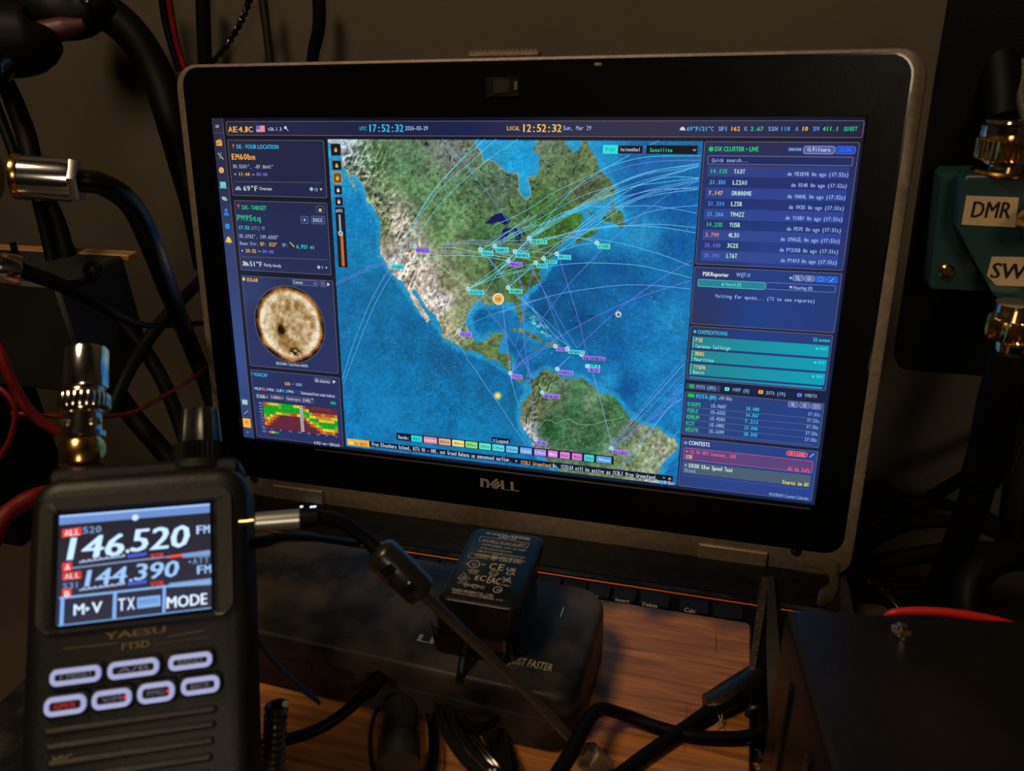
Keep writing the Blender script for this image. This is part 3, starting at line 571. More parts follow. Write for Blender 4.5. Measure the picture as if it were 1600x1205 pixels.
for t, x0, y0, x1, y1 in (('SSB ▾', 400, 614.5, 420, 622.5), ('100W ▾', 422, 616, 444.5, 625), ('Isotropic (0dB) ▾', 446.5, 618, 491, 631)):
    UI.rect(x0, y0, x1, y1, (54, 58, 98), .07, .4); UI.frame(x0, y0, x1, y1, (112, 108, 140), .2, .12, .4); UI.text(t.replace(' ▾', ''), x0 + 1.5, y0 + 6.6, x1 - 5, 4.8, (205, 205, 225)); UI.pg([(x1 - 4, y0 + 5), (x1 - 1.5, y0 + 5.2), (x1 - 2.6, y0 + 7.4)], WH, .2)
UI.rect(516.5, 627, 525.5, 632.5, (30, 150, 120), .2, .5)
ga = SCR.px(411, 627.5); gb = SCR.px(529.5, 683); cw = (gb[0] - ga[0]) / 24; ch = (ga[1] - gb[1]) / 9.4
HC = {'g': (25, 175, 30), 'y': (225, 215, 50), 'o': (225, 140, 40), 'd': (200, 85, 30), 'r': (108, 42, 58), 'l': (130, 190, 40), 't': (130, 50, 40)}
rows = ['doyyylggggyyydrrttttttrr', 'ggggglggggggglyrrrrrrrrr', 'gggggggggggggggldddodddo', 'ggggyylooddyglgyyoooooyy', 'lgyodrrrrrrrrdygggyyyyyg', 'oyodrrrrrrrrrrdyllgggggg', 'dodrrrrrrrrrrrrdoylggggl', 'odrrrrrrrrrrrrrrrdoyyyyo', 'rrrrrrrrrrrrrrrrrrdoddor']
for j in range(9):
    for i in range(24):
        c = HC[rows[j][i]]; UI.rectL(ga[0] + i * cw, ga[1] - (j + 1) * ch, ga[0] + (i + 1) * cw - .1, ga[1] - j * ch - .1, tuple(int(v * (.9 + .1 * rng.random())) for v in c), .1)
for j in range(9): UI.rectL(ga[0] + 12 * cw, ga[1] - (j + 1) * ch + .1, ga[0] + 13 * cw - .1, ga[1] - j * ch - .25, (225, 215, 215), .14); UI.rectL(ga[0] + 12 * cw + .35, ga[1] - (j + 1) * ch + .5, ga[0] + 13 * cw - .45, ga[1] - j * ch - .65, (70, 60, 60), .16)
for j, t in enumerate(('80', '40', '30', '20', '17', '15', '12', '11', '10')): UI.textL(t, ga[0] - 2.9, ga[1] - (j + .8) * ch, 2.3, .95, (165, 180, 215), .2)
for i, t in enumerate(('UTC', '4', '8', '12', '16', '20', '23', '2', '4')): UI.textL(t, ga[0] - 2.2 + i * 3 * cw, gb[1] + .1 - .4, 1.0 * len(t), 1.0, (150, 165, 205), .2, mono=False)
UI.textL('REL:', ga[0] - 2, gb[1] - 2.3, 3, 1.1, (140, 170, 215), .2, mono=False)
for i, c in enumerate(((190, 90, 60), (225, 130, 60), (230, 215, 60), (90, 190, 60), (30, 170, 60), (30, 150, 80))): UI.rectL(ga[0] + 2.3 + i * 1.25, gb[1] - 2.4, ga[0] + 3.45 + i * 1.25, gb[1] - 1.1, c, .2)
UI.text('6,921 mi • SSN:63', 491.5, 693.5, 531, 4.4, WH, mono=False)
# right column
panel(1101, 221, 1316.8, 423); panel(1085.5, 416.5, 1303.5, 520.5); panel(1078.5, 509, 1290, 611)
UI.dot(1111.3, 233, 1.3, (35, 190, 110), .2); UI.dot(1111.3, 233, 1.3, (20, 110, 80), .22, ring=.2)
UI.text('DX CLUSTER • LIVE', 1117, 236.2, 1185, 7, (45, 215, 130), mono=False, bold=True)
UI.text('200/200', 1231.5, 235.7, 1252, 4.6, (150, 175, 235), mono=False, bold=True)
UI.rect(1256, 228, 1303.5, 241, (72, 92, 150), .08, 1); UI.frame(1256, 228, 1303.5, 241, (140, 160, 215), .3, .12, 1); UI.text('Filters', 1269.5, 236.8, 1297, 6, (210, 220, 245)); UI.dot(1264, 233.3, .75, WH, .2, ring=.25); UI.line([(1265, 235), (1267, 237)], WH, .25, .2)
UI.rect(1306.5, 228.5, 1336, 241, (30, 70, 190), .08, 1); UI.frame(1306.5, 228.5, 1336, 241, (60, 115, 235), .3, .12, 1); UI.text('ON', 1320, 237, 1329, 5.6, (70, 130, 240)); UI.frame(1312, 232, 1318, 237, (70, 130, 240), .2, .12, .3)
UI.rect(1106.5, 243, 1331.5, 259.5, (24, 40, 96), .07, .5); UI.frame(1106.5, 243, 1331.5, 259.5, (125, 118, 135), .25, .1, .5); UI.text('Quick search...', 1112, 253, 1170, 6, (155, 175, 230))
R = [('14.125', 1109.6, 1136, 270.5, GR, 'TA3T', 1146.5, 1164, 'de PE1EWR 0m ago (17:52z)', 1230, 1325.5, 274.6), ('21.331', 1108.5, 1134, 287.7, (75, 175, 235), 'LZ2AO', 1144.7, 1167, 'de KK4R 0m ago (17:52z)', 1236, 1323, 292), ('7.147', 1107, 1129, 304.4, (235, 190, 110), 'DR800WE', 1143.3, 1174, 'de ON6NL 0m ago (17:52z)', 1230, 1321, 309.6),
     ('21.334', 1105.8, 1131.5, 321, (70, 150, 230), 'LZ5R', 1142, 1159.5, 'de WW3S 0m ago (17:51z)', 1232, 1318.5, 326.4), ('21.266', 1104.5, 1130, 337.4, (70, 170, 235), 'TM4ZZ', 1140.7, 1162.5, 'de YU1BV 0m ago (17:51z)', 1227, 1316.3, 343.2), ('14.235', 1103.3, 1128.5, 353.7, GR, 'YU5R', 1139.4, 1156.3, 'de PD7K 0m ago (17:51z)', 1229, 1314, 360.3),
     ('3.799', 1101.8, 1123, 369.7, (235, 130, 110), '4L5O', 1137.6, 1154.7, 'de OM4AZL 0m ago (17:51z)', 1219.3, 1312, 376.3), ('28.430', 1100.4, 1125.5, 386, (105, 100, 235), '3G2S', 1136, 1153, 'de PY2OKB 0m ago (17:51z)', 1217.7, 1309.6, 393), ('28.391', 1099.3, 1124, 402, (105, 105, 235), 'LT6T', 1134.7, 1151.5, 'de PY4WJ 0m ago (17:51z)', 1219.5, 1307.3, 409.5)]
ru = SCR.px(1106, 262)[0]; rv2 = SCR.px(1328, 262)[0]
for i, r in enumerate(R):
    c = SCR.px(r[1], r[3]); 
    if i % 2 == 0: UI.rectL(ru, c[1] - 1.6, rv2, c[1] + 3.5, None, .06, 0, lambda x, y: tint(x, y, 1.22) + V3(6, 8, 10))
    UI.text(r[0], r[1], r[3], r[2], 6.4, r[4], bold=True); UI.text(r[5], r[6], r[3] + .8, r[7], 6.8, (190, 235, 225), bold=True)
    UI.text(r[8], r[9], r[11], r[10], 6, (165, 190, 240), bold=False)
UI.text('PSKReporter', 1098, 430.8, 1138.5, 6.2, (230, 235, 245), mono=False, bold=True); UI.text('WSJT-X', 1150, 432, 1172.5, 6, (150, 180, 235), mono=False)
UI.dot(1235.3, 434.3, .6, (100, 220, 210), .2)
for k, (x0, y0, x1, y1) in enumerate(((1239, 429.3, 1254.5, 439.5), (1256.7, 430.2, 1272, 440.5), (1274.4, 431.2, 1289.8, 441.4), (1292, 432, 1307.8, 442.6))):
    UI.rect(x0, y0, x1, y1, (92, 108, 165) if k < 2 else (30, 90, 205), .08, .8); UI.frame(x0, y0, x1, y1, (140, 155, 210) if k < 2 else (60, 130, 240), .25, .12, .8)
UI.dot(1246, 433.8, .75, WH, .2, ring=.25); UI.line([(1247, 435.5), (1249.5, 438)], WH, .3, .2); UI.dot(1264.3, 435.3, .8, WH, .2, ring=.25); UI.frame(1278.5, 433.5, 1285.5, 439, (110, 160, 240), .2, .12, .3); UI.line([(1296.5, 440), (1303, 435)], (150, 190, 245), .3, .2)
UI.rect(1090.8, 435.8, 1195, 453, (36, 128, 150), .08, .6); UI.frame(1090.8, 435.8, 1195, 453, (95, 195, 190), .25, .12, .6)
UI.text('▲', 1127, 446, 1131, 4.5, (90, 225, 215), mono=False); UI.pg([(1127.2, 446), (1129.3, 441.5), (1131.6, 446.2)], (90, 225, 215), .2); UI.text('Heard (0)', 1133, 446.6, 1158, 5.6, (80, 225, 215), mono=False)
UI.frame(1197.5, 440.8, 1305, 457.5, (105, 130, 195), .25, .12, .6); UI.pg([(1233.3, 447), (1237.8, 447.3), (1235.3, 451.5)], WH, .2); UI.text('Hearing (0)', 1239, 451.8, 1269, 5.4, (150, 190, 240), mono=False)
UI.text('Waiting for spots... (TX to see reports)', 1117.3, 464.7, 1273, 5.6, (150, 185, 240))
UI.dot(1086, 518, .8, (60, 190, 215), .2); UI.text('DXPEDITIONS', 1090.8, 521.4, 1136.5, 6, (60, 190, 220), mono=False, bold=True); UI.text('22 active', 1270, 532.8, 1296.5, 5, (50, 215, 205), mono=False, bold=True)
def teal(x, y): k = min(1, max(0, (x - 1085) / 200)); return V3(34, 128, 140) * (1 - k) + V3(6, 158, 182) * k
for i, (x0, y0, x1, y1, t, x2, x3, yb, t2, x4, yb2, xn, yn) in enumerate(((1083, 525.4, 1293.6, 558.5, 'PJ2', 1087, 1098, 533.8, 'Curacao Callsign', 1141, 543, 1281, 547), (1081, 546.6, 1290.3, 580.4, '3B8G', 1085, 1100, 555, 'Mauritius', 1115, 563.5, 1278, 568.7), (1079, 567.6, 1287.2, 602, 'TY5FR', 1083.5, 1102, 576.3, 'Benin', 1100, 583.5, 1275, 590.3))):
    UI.rect(x0, y0, x1, y1, None, .08, .4, teal); a = UI.P(x0, y0); b = UI.P(x1, y1); UI.rectL(a[0], b[1], a[0] + .5, a[1], (60, 215, 160), .12)
    UI.text(t, x2, yb, x3, 6, (240, 200, 110), bold=True); UI.text(t2, x2 - .8, yb2, x4, 5.6, (150, 230, 235)); UI.text('NOW', xn, yn, xn + 10.5, 4.8, (50, 225, 215), bold=True); UI.dot(xn - 4.5, yn - 2.3, .6, (60, 225, 215), .2)
UI.rect(1077.3, 588, 1284.5, 608, None, .06, .3, teal)
UI.rect(1071.8, 597.5, 1284, 611.5, (24, 28, 66), .2)
UI.rect(1072, 598, 1125, 611.3, (48, 66, 104), .22); UI.rect(1071.8, 607.5, 1125, 612, (110, 200, 140), .24)
UI.rect(1072, 598, 1124.6, 611, (48, 66, 104), .25)
for xi, yi, c, t, x0, x1, yb in ((1081, 603.3, (30, 190, 80), 'POTA (89)', 1088.5, 1118, 606.8), (1136, 607.7, (120, 215, 210), 'WWFF (8)', 1144.2, 1170.8, 611.3), (1188.7, 612.2, (240, 165, 60), 'SOTA (19)', 1196.5, 1227.3, 616), (1249.2, 617, (110, 120, 230), 'WWBOTA', 1257, 1276, 620)):
    UI.rect(xi - 3.4, yi - 3.2, xi + 3.4, yi + 3.2, c, .3, .5); UI.dot(xi, yi, .35, (20, 60, 60), .33); UI.text(t, x0, yb, x1, 5.4, (150, 180, 225), .3)
panel(1070.5, 611.5, 1279, 700)
UI.rect(1075, 614.5, 1085, 621, (25, 190, 60), .2, .5); UI.text('POTA (89)', 1087.8, 622, 1119, 6.4, (60, 195, 230), mono=False, bold=True); UI.text('17:51z', 1126, 624.3, 1143.5, 5, WH)
UI.line([(1122.5, 622), (1123.5, 624), (1126, 620)], WH, .2, .2, curve=False)
for x0, y0, x1, y1 in ((1231.5, 627.3, 1246.5, 637), (1249.5, 628.7, 1264.7, 638.5), (1267.5, 630.5, 1283, 640.3)): UI.rect(x0, y0, x1, y1, (80, 100, 160), .08, .8); UI.frame(x0, y0, x1, y1, (135, 155, 215), .25, .12, .8)
UI.dot(1238.5, 631.5, .7, WH, .2, ring=.25); UI.line([(1239.5, 633), (1241.5, 635)], WH, .3, .2); UI.dot(1257, 633.5, .8, WH, .2, n=6, ring=.25); UI.frame(1272, 632.5, 1279, 637.5, WH, .2, .12, .3)
for i, (t, u, fq, z) in enumerate((('KC0ZPS', 'US-9687', '18.080', '17:51z'), ('W2ELS', 'US-6532', '14.057', '17:51z'), ('KE8QJV', 'US-9583', '7.212', '17:50z'), ('KC2Y', 'US-1882', '21.046', '17:50z'), ('KE2GYK', 'US-1699', '28.343', '17:50z'))):
    y = 633.6 + i * 9.9; d = -.85 * i; n = len(t) * 3.35
    UI.text(t, 1074.5 + d, y, 1074.5 + d + n, 5.8, (50, 215, 130), bold=True); UI.text(u, 1110.8 + d, y + 2.9, 1134.3 + d, 5.6, (150, 190, 235)); UI.text(fq, 1165.5 + d * 1.1, y + 7.3, 1186 + d, 5.6, (50, 195, 230), bold=True); UI.text(z, 1262 + d * 1.5, y + 15.6, 1281 + d * 1.5, 5.4, (150, 180, 235))
    a = UI.P(1075 + d, y + 2.2); b = UI.P(1276, 655); UI.rectL(a[0], a[1] - .1, b[0], a[1] + .08, (100, 115, 165), .1)
panel(1065.5, 683.5, 1268, 783.5)
UI.dot(1071.5, 691.7, .8, (190, 205, 235), .2, ring=.3); UI.text('CONTESTS', 1076, 694.5, 1108.8, 6, (225, 232, 245), mono=False, bold=True)
UI.rect(1069, 699, 1268.5, 739.5, (92, 66, 122), .08, .8); UI.frame(1069, 699, 1268.5, 739.5, (190, 90, 145), .28, .12, .8)
UI.rect(1067.5, 721, 1264.6, 760.8, (74, 94, 114), .1, .3); UI.rect(1066, 742, 1263, 765, (78, 98, 122), .07, .3)
UI.rect(1229, 703.5, 1261, 714.8, (176, 62, 100), .2, 1.2); UI.frame(1229, 703.5, 1261, 714.8, (235, 110, 140), .28, .22, 1.2); UI.text('1 LIVE', 1241.5, 711.6, 1256.5, 5, (250, 150, 150), .3, mono=False); UI.dot(1236, 708, .8, (250, 150, 140), .3, ring=.3)
UI.line([(1265, 714), (1269, 710.5)], (130, 175, 240), .5, .3); UI.line([(1268, 712), (1272, 708.5)], (130, 175, 240), .5, .3)
UI.text('CQ WW WPX Contest, SSB', 1078, 708.5, 1149.5, 5.8, (235, 100, 140), .3, bold=True); UI.dot(1073.5, 705, .4, (235, 150, 160), .3); UI.text('SSB', 1071.5, 715.5, 1081.5, 5.4, (240, 200, 150), .3, bold=True); UI.text('6H 6m left', 1231, 734.2, 1265, 5.8, (235, 110, 130), .3)
UI.text('K1USN Slow Speed Test', 1076.3, 730, 1144.5, 6.2, (215, 235, 240), .3, bold=True); UI.dot(1071.5, 726.5, .4, (225, 225, 190), .3); UI.text('Mixed', 1070, 736.8, 1086, 5.4, (140, 180, 220), .3); UI.text('Starts in 6H', 1222, 755.5, 1262.5, 6, (225, 225, 100), .3, bold=True)
UI.text('WA7BNM Contest Calendar', 1201, 773.8, 1263.5, 4.6, (140, 170, 235), mono=False)
UI.build('screen_panels', SCREEN, screen)
# map overlays
MO = Flat(SCR, .3)
C1 = (110, 215, 240); C2 = (120, 190, 250); VI = (120, 130, 245); GC = (150, 225, 200)
LN = [(cA([(325, 1200), (560, 810), (850, 480), (980, 320), (1010, 285)]), C1), (cA([(330, 1205), (640, 770), (900, 540), (1050, 400), (1180, 285)]), C1), (cA([(450, 1170), (600, 960), (790, 750), (1100, 480), (1380, 288)]), C1), (cA([(330, 1190), (570, 800), (800, 530), (980, 370), (1070, 287)]), C1),
      (cA([(670, 285), (850, 480), (960, 620), (1180, 900), (1390, 1220)]), (70, 165, 245)),
      ([(612, 413), (580, 470), (552, 539), (535, 594)], C2), ([(615, 424), (590, 468), (567, 521), (537, 600)], C2), ([(603, 410), (580, 415), (564, 423), (525, 442)], VI), ([(604, 413), (582, 418), (565, 426), (525, 445)], VI), ([(612, 413), (634, 370)], C1), ([(614, 413), (658, 362)], C1),
      (cF([(470, 225), (780, 195), (950, 205), (1240, 190)]), (150, 175, 215)), (cF([(460, 240), (650, 222), (850, 235), (1240, 290)]), (150, 170, 225)), (cF([(480, 255), (600, 258), (750, 285), (870, 310), (1080, 345)]), (150, 235, 190)), (cF([(240, 370), (400, 335), (600, 323), (850, 335), (1060, 368)]), (120, 235, 225)), (cF([(390, 300), (600, 285), (900, 300), (1200, 350), (1310, 380)]), (165, 165, 205)), (cF([(390, 310), (700, 300), (1000, 335)]), (165, 165, 205)), (cF([(500, 240), (800, 215), (1310, 240)]), (140, 160, 215)), (cF([(440, 380), (600, 510), (720, 600)]), GC), (cF([(130, 370), (250, 355), (330, 345)]), (150, 170, 205))]
for p in ([(740, 600), (930, 455), (1130, 300), (1250, 180)], [(740, 605), (960, 470), (1150, 330), (1240, 270)], [(745, 605), (900, 520), (1100, 440), (1290, 390)], [(745, 600), (850, 540), (1000, 440), (1080, 370)], [(750, 600), (950, 520), (1300, 430)]): LN.append((cF(p), (120, 225, 225)))
for p, c in (([(650, 960), (750, 800), (860, 650), (1010, 430), (1240, 180)], C2), ([(660, 945), (900, 840), (1130, 755), (1320, 700)], (80, 170, 245)), ([(890, 345), (980, 460), (1080, 590)], C2), ([(900, 345), (1060, 540), (1180, 680), (1300, 820)], (90, 185, 245)), ([(990, 480), (1000, 640)], VI), ([(1010, 720), (1040, 930), (1070, 1205)], VI), ([(790, 680), (1000, 930), (1130, 1110)], VI), ([(870, 670), (940, 700)], VI), ([(720, 680), (690, 800), (680, 900)], (130, 170, 210)), ([(1130, 450), (1090, 560)], C2), ([(1140, 450), (1170, 600), (1190, 800), (1130, 1100)], VI), ([(1075, 590), (1300, 400)], C1), ([(560, 985), (640, 1080), (720, 1205)], C2), ([(250, 600), (400, 760), (640, 950)], (150, 165, 190))): LN.append((cF(p), c))
for p in ([(840, 275), (950, 200), (1100, 100), (1310, -20)], [(850, 265), (1000, 190), (1200, 90), (1315, 60)], [(960, 235), (1100, 160), (1310, 40)], [(850, 270), (990, 170), (1150, 60), (1250, -20)]): LN.append((cF(p), (120, 210, 235)))
for p, c in (([(-260, 960), (0, 840), (250, 680), (480, 570), (700, 470), (1000, 395), (1440, 385)], C1), ([(-300, 1080), (0, 930), (300, 720), (600, 560), (850, 470), (1100, 430), (1440, 422)], VI), ([(30, 1060), (400, 820), (700, 640), (1000, 520), (1430, 448)], C1), ([(60, 1050), (500, 770), (800, 600), (1100, 500), (1430, 460)], C2), ([(-300, 1150), (0, 970), (300, 800), (500, 700), (700, 640), (1000, 535), (1430, 470)], C2), ([(-300, 1180), (0, 1000), (450, 830), (850, 650), (1150, 600), (1425, 568)], C1), ([(150, 1205), (500, 920), (800, 700), (1000, 600), (1425, 470)], C1), ([(200, 1190), (600, 870), (900, 700), (1425, 575)], C2), ([(100, 1030), (500, 800), (740, 690), (1000, 600), (1200, 558), (1425, 565)], C1), ([(300, 1080), (700, 830), (1050, 680), (1425, 590)], C2), ([(400, 1040), (800, 790), (1100, 680), (1420, 640)], C2), ([(300, 1160), (450, 1050), (850, 780), (1100, 700), (1420, 660)], C1), ([(60, 1180), (500, 1010), (750, 945), (1000, 850), (1200, 810), (1415, 792)], C2), ([(500, 800), (700, 803), (1000, 795), (1200, 815), (1405, 855)], C2), ([(-100, 1180), (300, 1030), (600, 970), (850, 955), (1100, 945), (1400, 972)], C2), ([(-60, 1200), (250, 1050), (620, 975), (900, 958), (1150, 975), (1395, 1015)], C1), ([(40, 1060), (400, 660), (680, 480), (865, 375)], C1), ([(580, 1205), (820, 980), (1040, 800), (1200, 690), (1425, 590)], VI), ([(20, 1050), (430, 800), (700, 690), (850, 630), (1000, 580), (1150, 540), (1430, 470)], C2), ([(800, 720), (1100, 660), (1420, 655)], C2), ([(0, 1100), (300, 1040), (600, 1090)], (150, 200, 225)), ([(30, 1040), (250, 880), (480, 790), (745, 640)], C1), ([(100, 1020), (450, 810), (700, 700)], (150, 225, 190)), ([(980, 315), (1100, 262)], (110, 190, 245))): LN.append((cB(p), c))
for p, c in (([(200, 165), (340, 150), (560, 148), (800, 170), (1150, 260), (1390, 350)], C2), ([(370, 350), (540, 333), (700, 328), (1000, 345), (1250, 400), (1385, 435)], C1), ([(0, 690), (400, 560), (800, 497), (1050, 488), (1380, 515)], C2), ([(1400, 305), (1100, 490), (860, 670), (700, 815), (560, 945)], VI), ([(1385, 455), (950, 600), (600, 770), (390, 892), (100, 1080)], VI), ([(740, 235), (500, 490), (300, 750), (160, 960), (90, 1110)], VI), ([(440, 310), (500, 500), (570, 720), (640, 1000)], VI), ([(90, 520), (200, 620), (400, 800), (530, 950)], (70, 180, 245)), ([(240, 370), (340, 560), (450, 760), (565, 945)], VI), ([(120, 560), (270, 690), (400, 850), (520, 940)], C2), ([(190, 330), (300, 480), (440, 830), (500, 935)], VI), ([(250, 350), (180, 740), (210, 1150)], VI), ([(130, 380), (180, 520), (330, 800), (410, 925)], VI), ([(520, 1000), (430, 1080)], C2), ([(30, 630), (50, 900), (90, 1200)], VI), ([(130, 950), (250, 1170)], VI), ([(410, 890), (200, 1040), (90, 1110)], VI), ([(420, 250), (560, 205), (710, 180)], C2), ([(0, 410), (160, 380), (260, 330)], (130, 220, 200)), ([(75, 500), (260, 330), (420, 250)], C1), ([(680, 1130), (700, 1205)], VI), ([(0, 240), (300, 250), (400, 262)], (170, 175, 215)), ([(0, 262), (200, 280), (320, 300)], (165, 170, 215)), ([(0, 380), (110, 260), (225, 145), (420, -10)], C1), ([(20, 400), (180, 215), (330, 60), (380, 0)], C2)): LN.append((cG(p), c))
for p, c in (([(850, 790), (1000, 620), (1150, 450), (1540, 0)], VI), ([(880, 790), (1150, 480), (1545, 40)], C2), ([(930, 745), (1190, 480), (1540, 120)], VI), ([(940, 748), (1250, 490), (1535, 205)], VI), ([(950, 750), (1300, 470), (1533, 235)], VI), ([(1005, 920), (1290, 560), (1530, 255)], VI), ([(1025, 920), (1390, 440), (1520, 335)], C2), ([(1300, 940), (1478, 760)], C2), ([(1450, 655), (1500, 602)], C2), ([(1225, 530), (1400, 425), (1520, 345)], VI), ([(90, 0), (95, 130), (130, 280), (165, 410)], C2), ([(240, 0), (260, 180), (285, 480), (305, 670)], VI), ([(780, 125), (830, 290), (930, 690)], C2), ([(200, 20), (290, 160)], VI), ([(500, 80), (570, 0)], VI), ([(95, 120), (200, 20), (210, 0)], VI), ([(-125, 210), (0, 380), (110, 550), (225, 722)], C2), ([(-270, 0), (-200, 90), (-125, 210)], C2), ([(280, 390), (290, 560)], VI)): LN.append((cH(p), c))
for p, c, w_ in (([(270, 600), (330, 580), (380, 520), (430, 515), (480, 540), (580, 505), (650, 545), (740, 552), (800, 545), (880, 520), (960, 510), (1030, 490)], (132, 170, 136), .3), ([(500, 660), (600, 640), (680, 580), (760, 552)], (104, 146, 104), .22), ([(480, 720), (620, 680), (760, 640)], (96, 136, 96), .2),
              ([(225, 545), (232, 480), (262, 410), (320, 360), (345, 280), (330, 230)], (44, 62, 36), .7), ([(400, 280), (420, 210), (500, 160)], (44, 66, 38), .6), ([(360, 210), (390, 150), (410, 120)], (46, 66, 40), .5)):
    MO.line(cH(p), c, w_, 0)
my0 = ma[1]
for p, c in LN:
    q = [x for x in p if x[0] < 1096]; MO.line(p, c, .21, .05)
MO.build('signal_paths', SCREEN, screen)
MT = Flat(SCR, .42)
TC = (75, 215, 225); TP = (160, 125, 235); TG = (85, 220, 190)
for t, x0, y0, x1, y1, c in (('N7XCZ', 650, 386, 672, 395.5, (150, 115, 225)), ('KI6FE', 612, 412.5, 632.3, 421.5, TC), ('N9FZ', 774.5, 385.5, 795, 395.5, TC), ('W0AA', 752.3, 391, 771.3, 400.5, TC), ('NH8S', 806, 394, 828, 403.5, TC), ('NR6Q', 796, 408.5, 816.5, 417.5, (160, 120, 230)), ('KI5GTR', 733, 452.3, 757, 461, TC), ('AD4EB', 795.5, 450.5, 816.7, 459.5, TG), ('XE2OK', 718.3, 517.7, 738, 526.6, TP), ('VE6TY', 828.5, 373.5, 855, 382, TG), ('CY8S', 934, 380.5, 953.2, 389.4, TG), ('WK1O', 871.5, 397.5, 892.5, 406, TC), ('KE2AY', 851, 405, 871, 412.5, TC), ('K3AU', 838.5, 411.5, 856.5, 419.5, TC), ('HI3LT', 869, 541.8, 889, 550, TP), ('KP4MAQ', 888, 545.8, 914, 554.5, TC), ('V4/SP9FIH', 910, 555, 946, 564, (150, 115, 215)), ('ZF2', 920, 568.5, 938, 575, TC), ('J62K', 919, 573, 937.7, 582.3, TP), ('P49FDO', 872.3, 577.5, 896.3, 586.4, TP), ('TI5I', 799, 584, 816.4, 593, TP), ('HK4LRM', 848.7, 614.3, 874.5, 623.5, TP), ('4T4D', 838, 687.5, 855.7, 696.3, TP), ('PU1JSV', 956.6, 701, 982.3, 711, TP)):
    MT = Flat(SCR, .42); MT.rect(x0, y0, x1, y1, c, 0, .3); MT.text(t, x0 + 2.2, y1 - 2.4, x1 - 2.2, 4.6, (18, 66, 84) if c in (TC, TG) else (40, 26, 110), .06, bold=True)
    if t != 'ZF2': MT.dot(x0 - 1.2, y0 - 1.2, 1.0, (120, 215, 235), .05); MT.dot(x0 - 1.2, y0 - 1.2, 1.25, (205, 225, 240), .07, ring=.35)
    MT.build('call_sign_tag', SCREEN, screen)
MT = Flat(SCR, .42)
MT.dot(779, 467, 2.9, (240, 180, 80), .05, 28); MT.dot(779, 467, 3.2, (245, 240, 225), .07, 28, ring=.5); MT.text('DE', 775, 469.7, 783.2, 5, (110, 66, 20), .1, bold=True)
for k in range(12): aa = k * math.pi / 6; MT.line([(778 + 3.5 * math.cos(aa), 618 + 3.5 * math.sin(aa)), (778 + 6.6 * math.cos(aa), 618 + 6.6 * math.sin(aa))], (250, 215, 90), .35, .05)
MT.dot(778, 618, 1.35, (250, 225, 100), .08, 20); MT.dot(966.4, 491, 1.7, (195, 205, 215), .06, 7); MT.dot(966.6, 491.5, .8, (60, 80, 110), .08, 8)
MT.build('map_markers', SCREEN, screen); MT = Flat(SCR, .42)
MT.rect(942.5, 226.5, 966, 240.5, (45, 225, 225), .02, .5); MT.text('Flat', 947, 236, 961, 5.6, (20, 120, 130), .06); MT.rect(966, 227, 1004.5, 240.5, (16, 20, 34), .02); MT.frame(966, 227, 1004.5, 240.5, (70, 80, 90), .2, .04, .3); MT.text('Azimuthal', 969.5, 236.2, 1000.5, 5.4, WH, .06)
MT.rect(1010, 226.5, 1090, 241.5, (14, 18, 24), .02); MT.frame(1010, 226.5, 1090, 241.5, (60, 70, 80), .2, .04, .3); MT.text('Satellite', 1015.5, 237.3, 1050.5, 5.8, (60, 220, 190), .06); MT.line([(1083, 233.5), (1085, 236), (1087.5, 233.2)], WH, .3, .06, curve=False)
MT.build('view_switch', SCREEN, screen); MT = Flat(SCR, .42)
for x0, y0, x1, y1, bc, fc, ii in ((517, 224.5, 533.5, 243.3, (20, 22, 26), (30, 30, 34), (215, 165, 130)), (519, 250.5, 534.5, 266.2, (20, 22, 28), (95, 100, 100), (225, 185, 80)), (520.7, 269.5, 535.3, 286.6, (110, 82, 20), (225, 165, 60), (235, 190, 70)), (522.5, 289.5, 535.6, 304.3, (18, 20, 26), (80, 85, 90), WH), (523.6, 307.5, 536.8, 322, (18, 20, 26), (80, 85, 90), WH)):
    MT.rect(x0, y0, x1, y1, bc, .02, .5); MT.frame(x0, y0, x1, y1, fc, .28, .05, .5); cx_, cy_ = (x0 + x1) / 2, (y0 + y1) / 2; MT.rect(cx_ - 2.2, cy_ - 1, cx_ + 2.2, cy_ + 3.4, ii, .06, .3); MT.dot(cx_, cy_ - 1.4, .6, ii, .06, ring=.25)
MT.rect(524, 323.5, 544, 418, (18, 24, 38), .02, .5); MT.text('60%', 525.6, 331.5, 535.8, 5, WH, .06)
MT.rect(529.5, 335, 534.2, 364, (150, 165, 170), .05, .5); MT.rect(532, 364, 539.3, 416, (205, 100, 50), .05, .5); MT.dot(532.8, 364.6, 1.5, (190, 200, 205), .08, 20); MT.dot(532.8, 364.6, .9, (130, 140, 150), .1, 20)
MT.build('map_controls', SCREEN, screen); MT = Flat(SCR, .42)
MT.rect(619.6, 675.5, 958.8, 725.5, (14, 22, 44), .02, .5); MT.text('Bands:', 623, 685, 640, 5.4, WH, .06)
u0 = MT.P(643, 679.5); u1 = MT.P(659.8, 691)
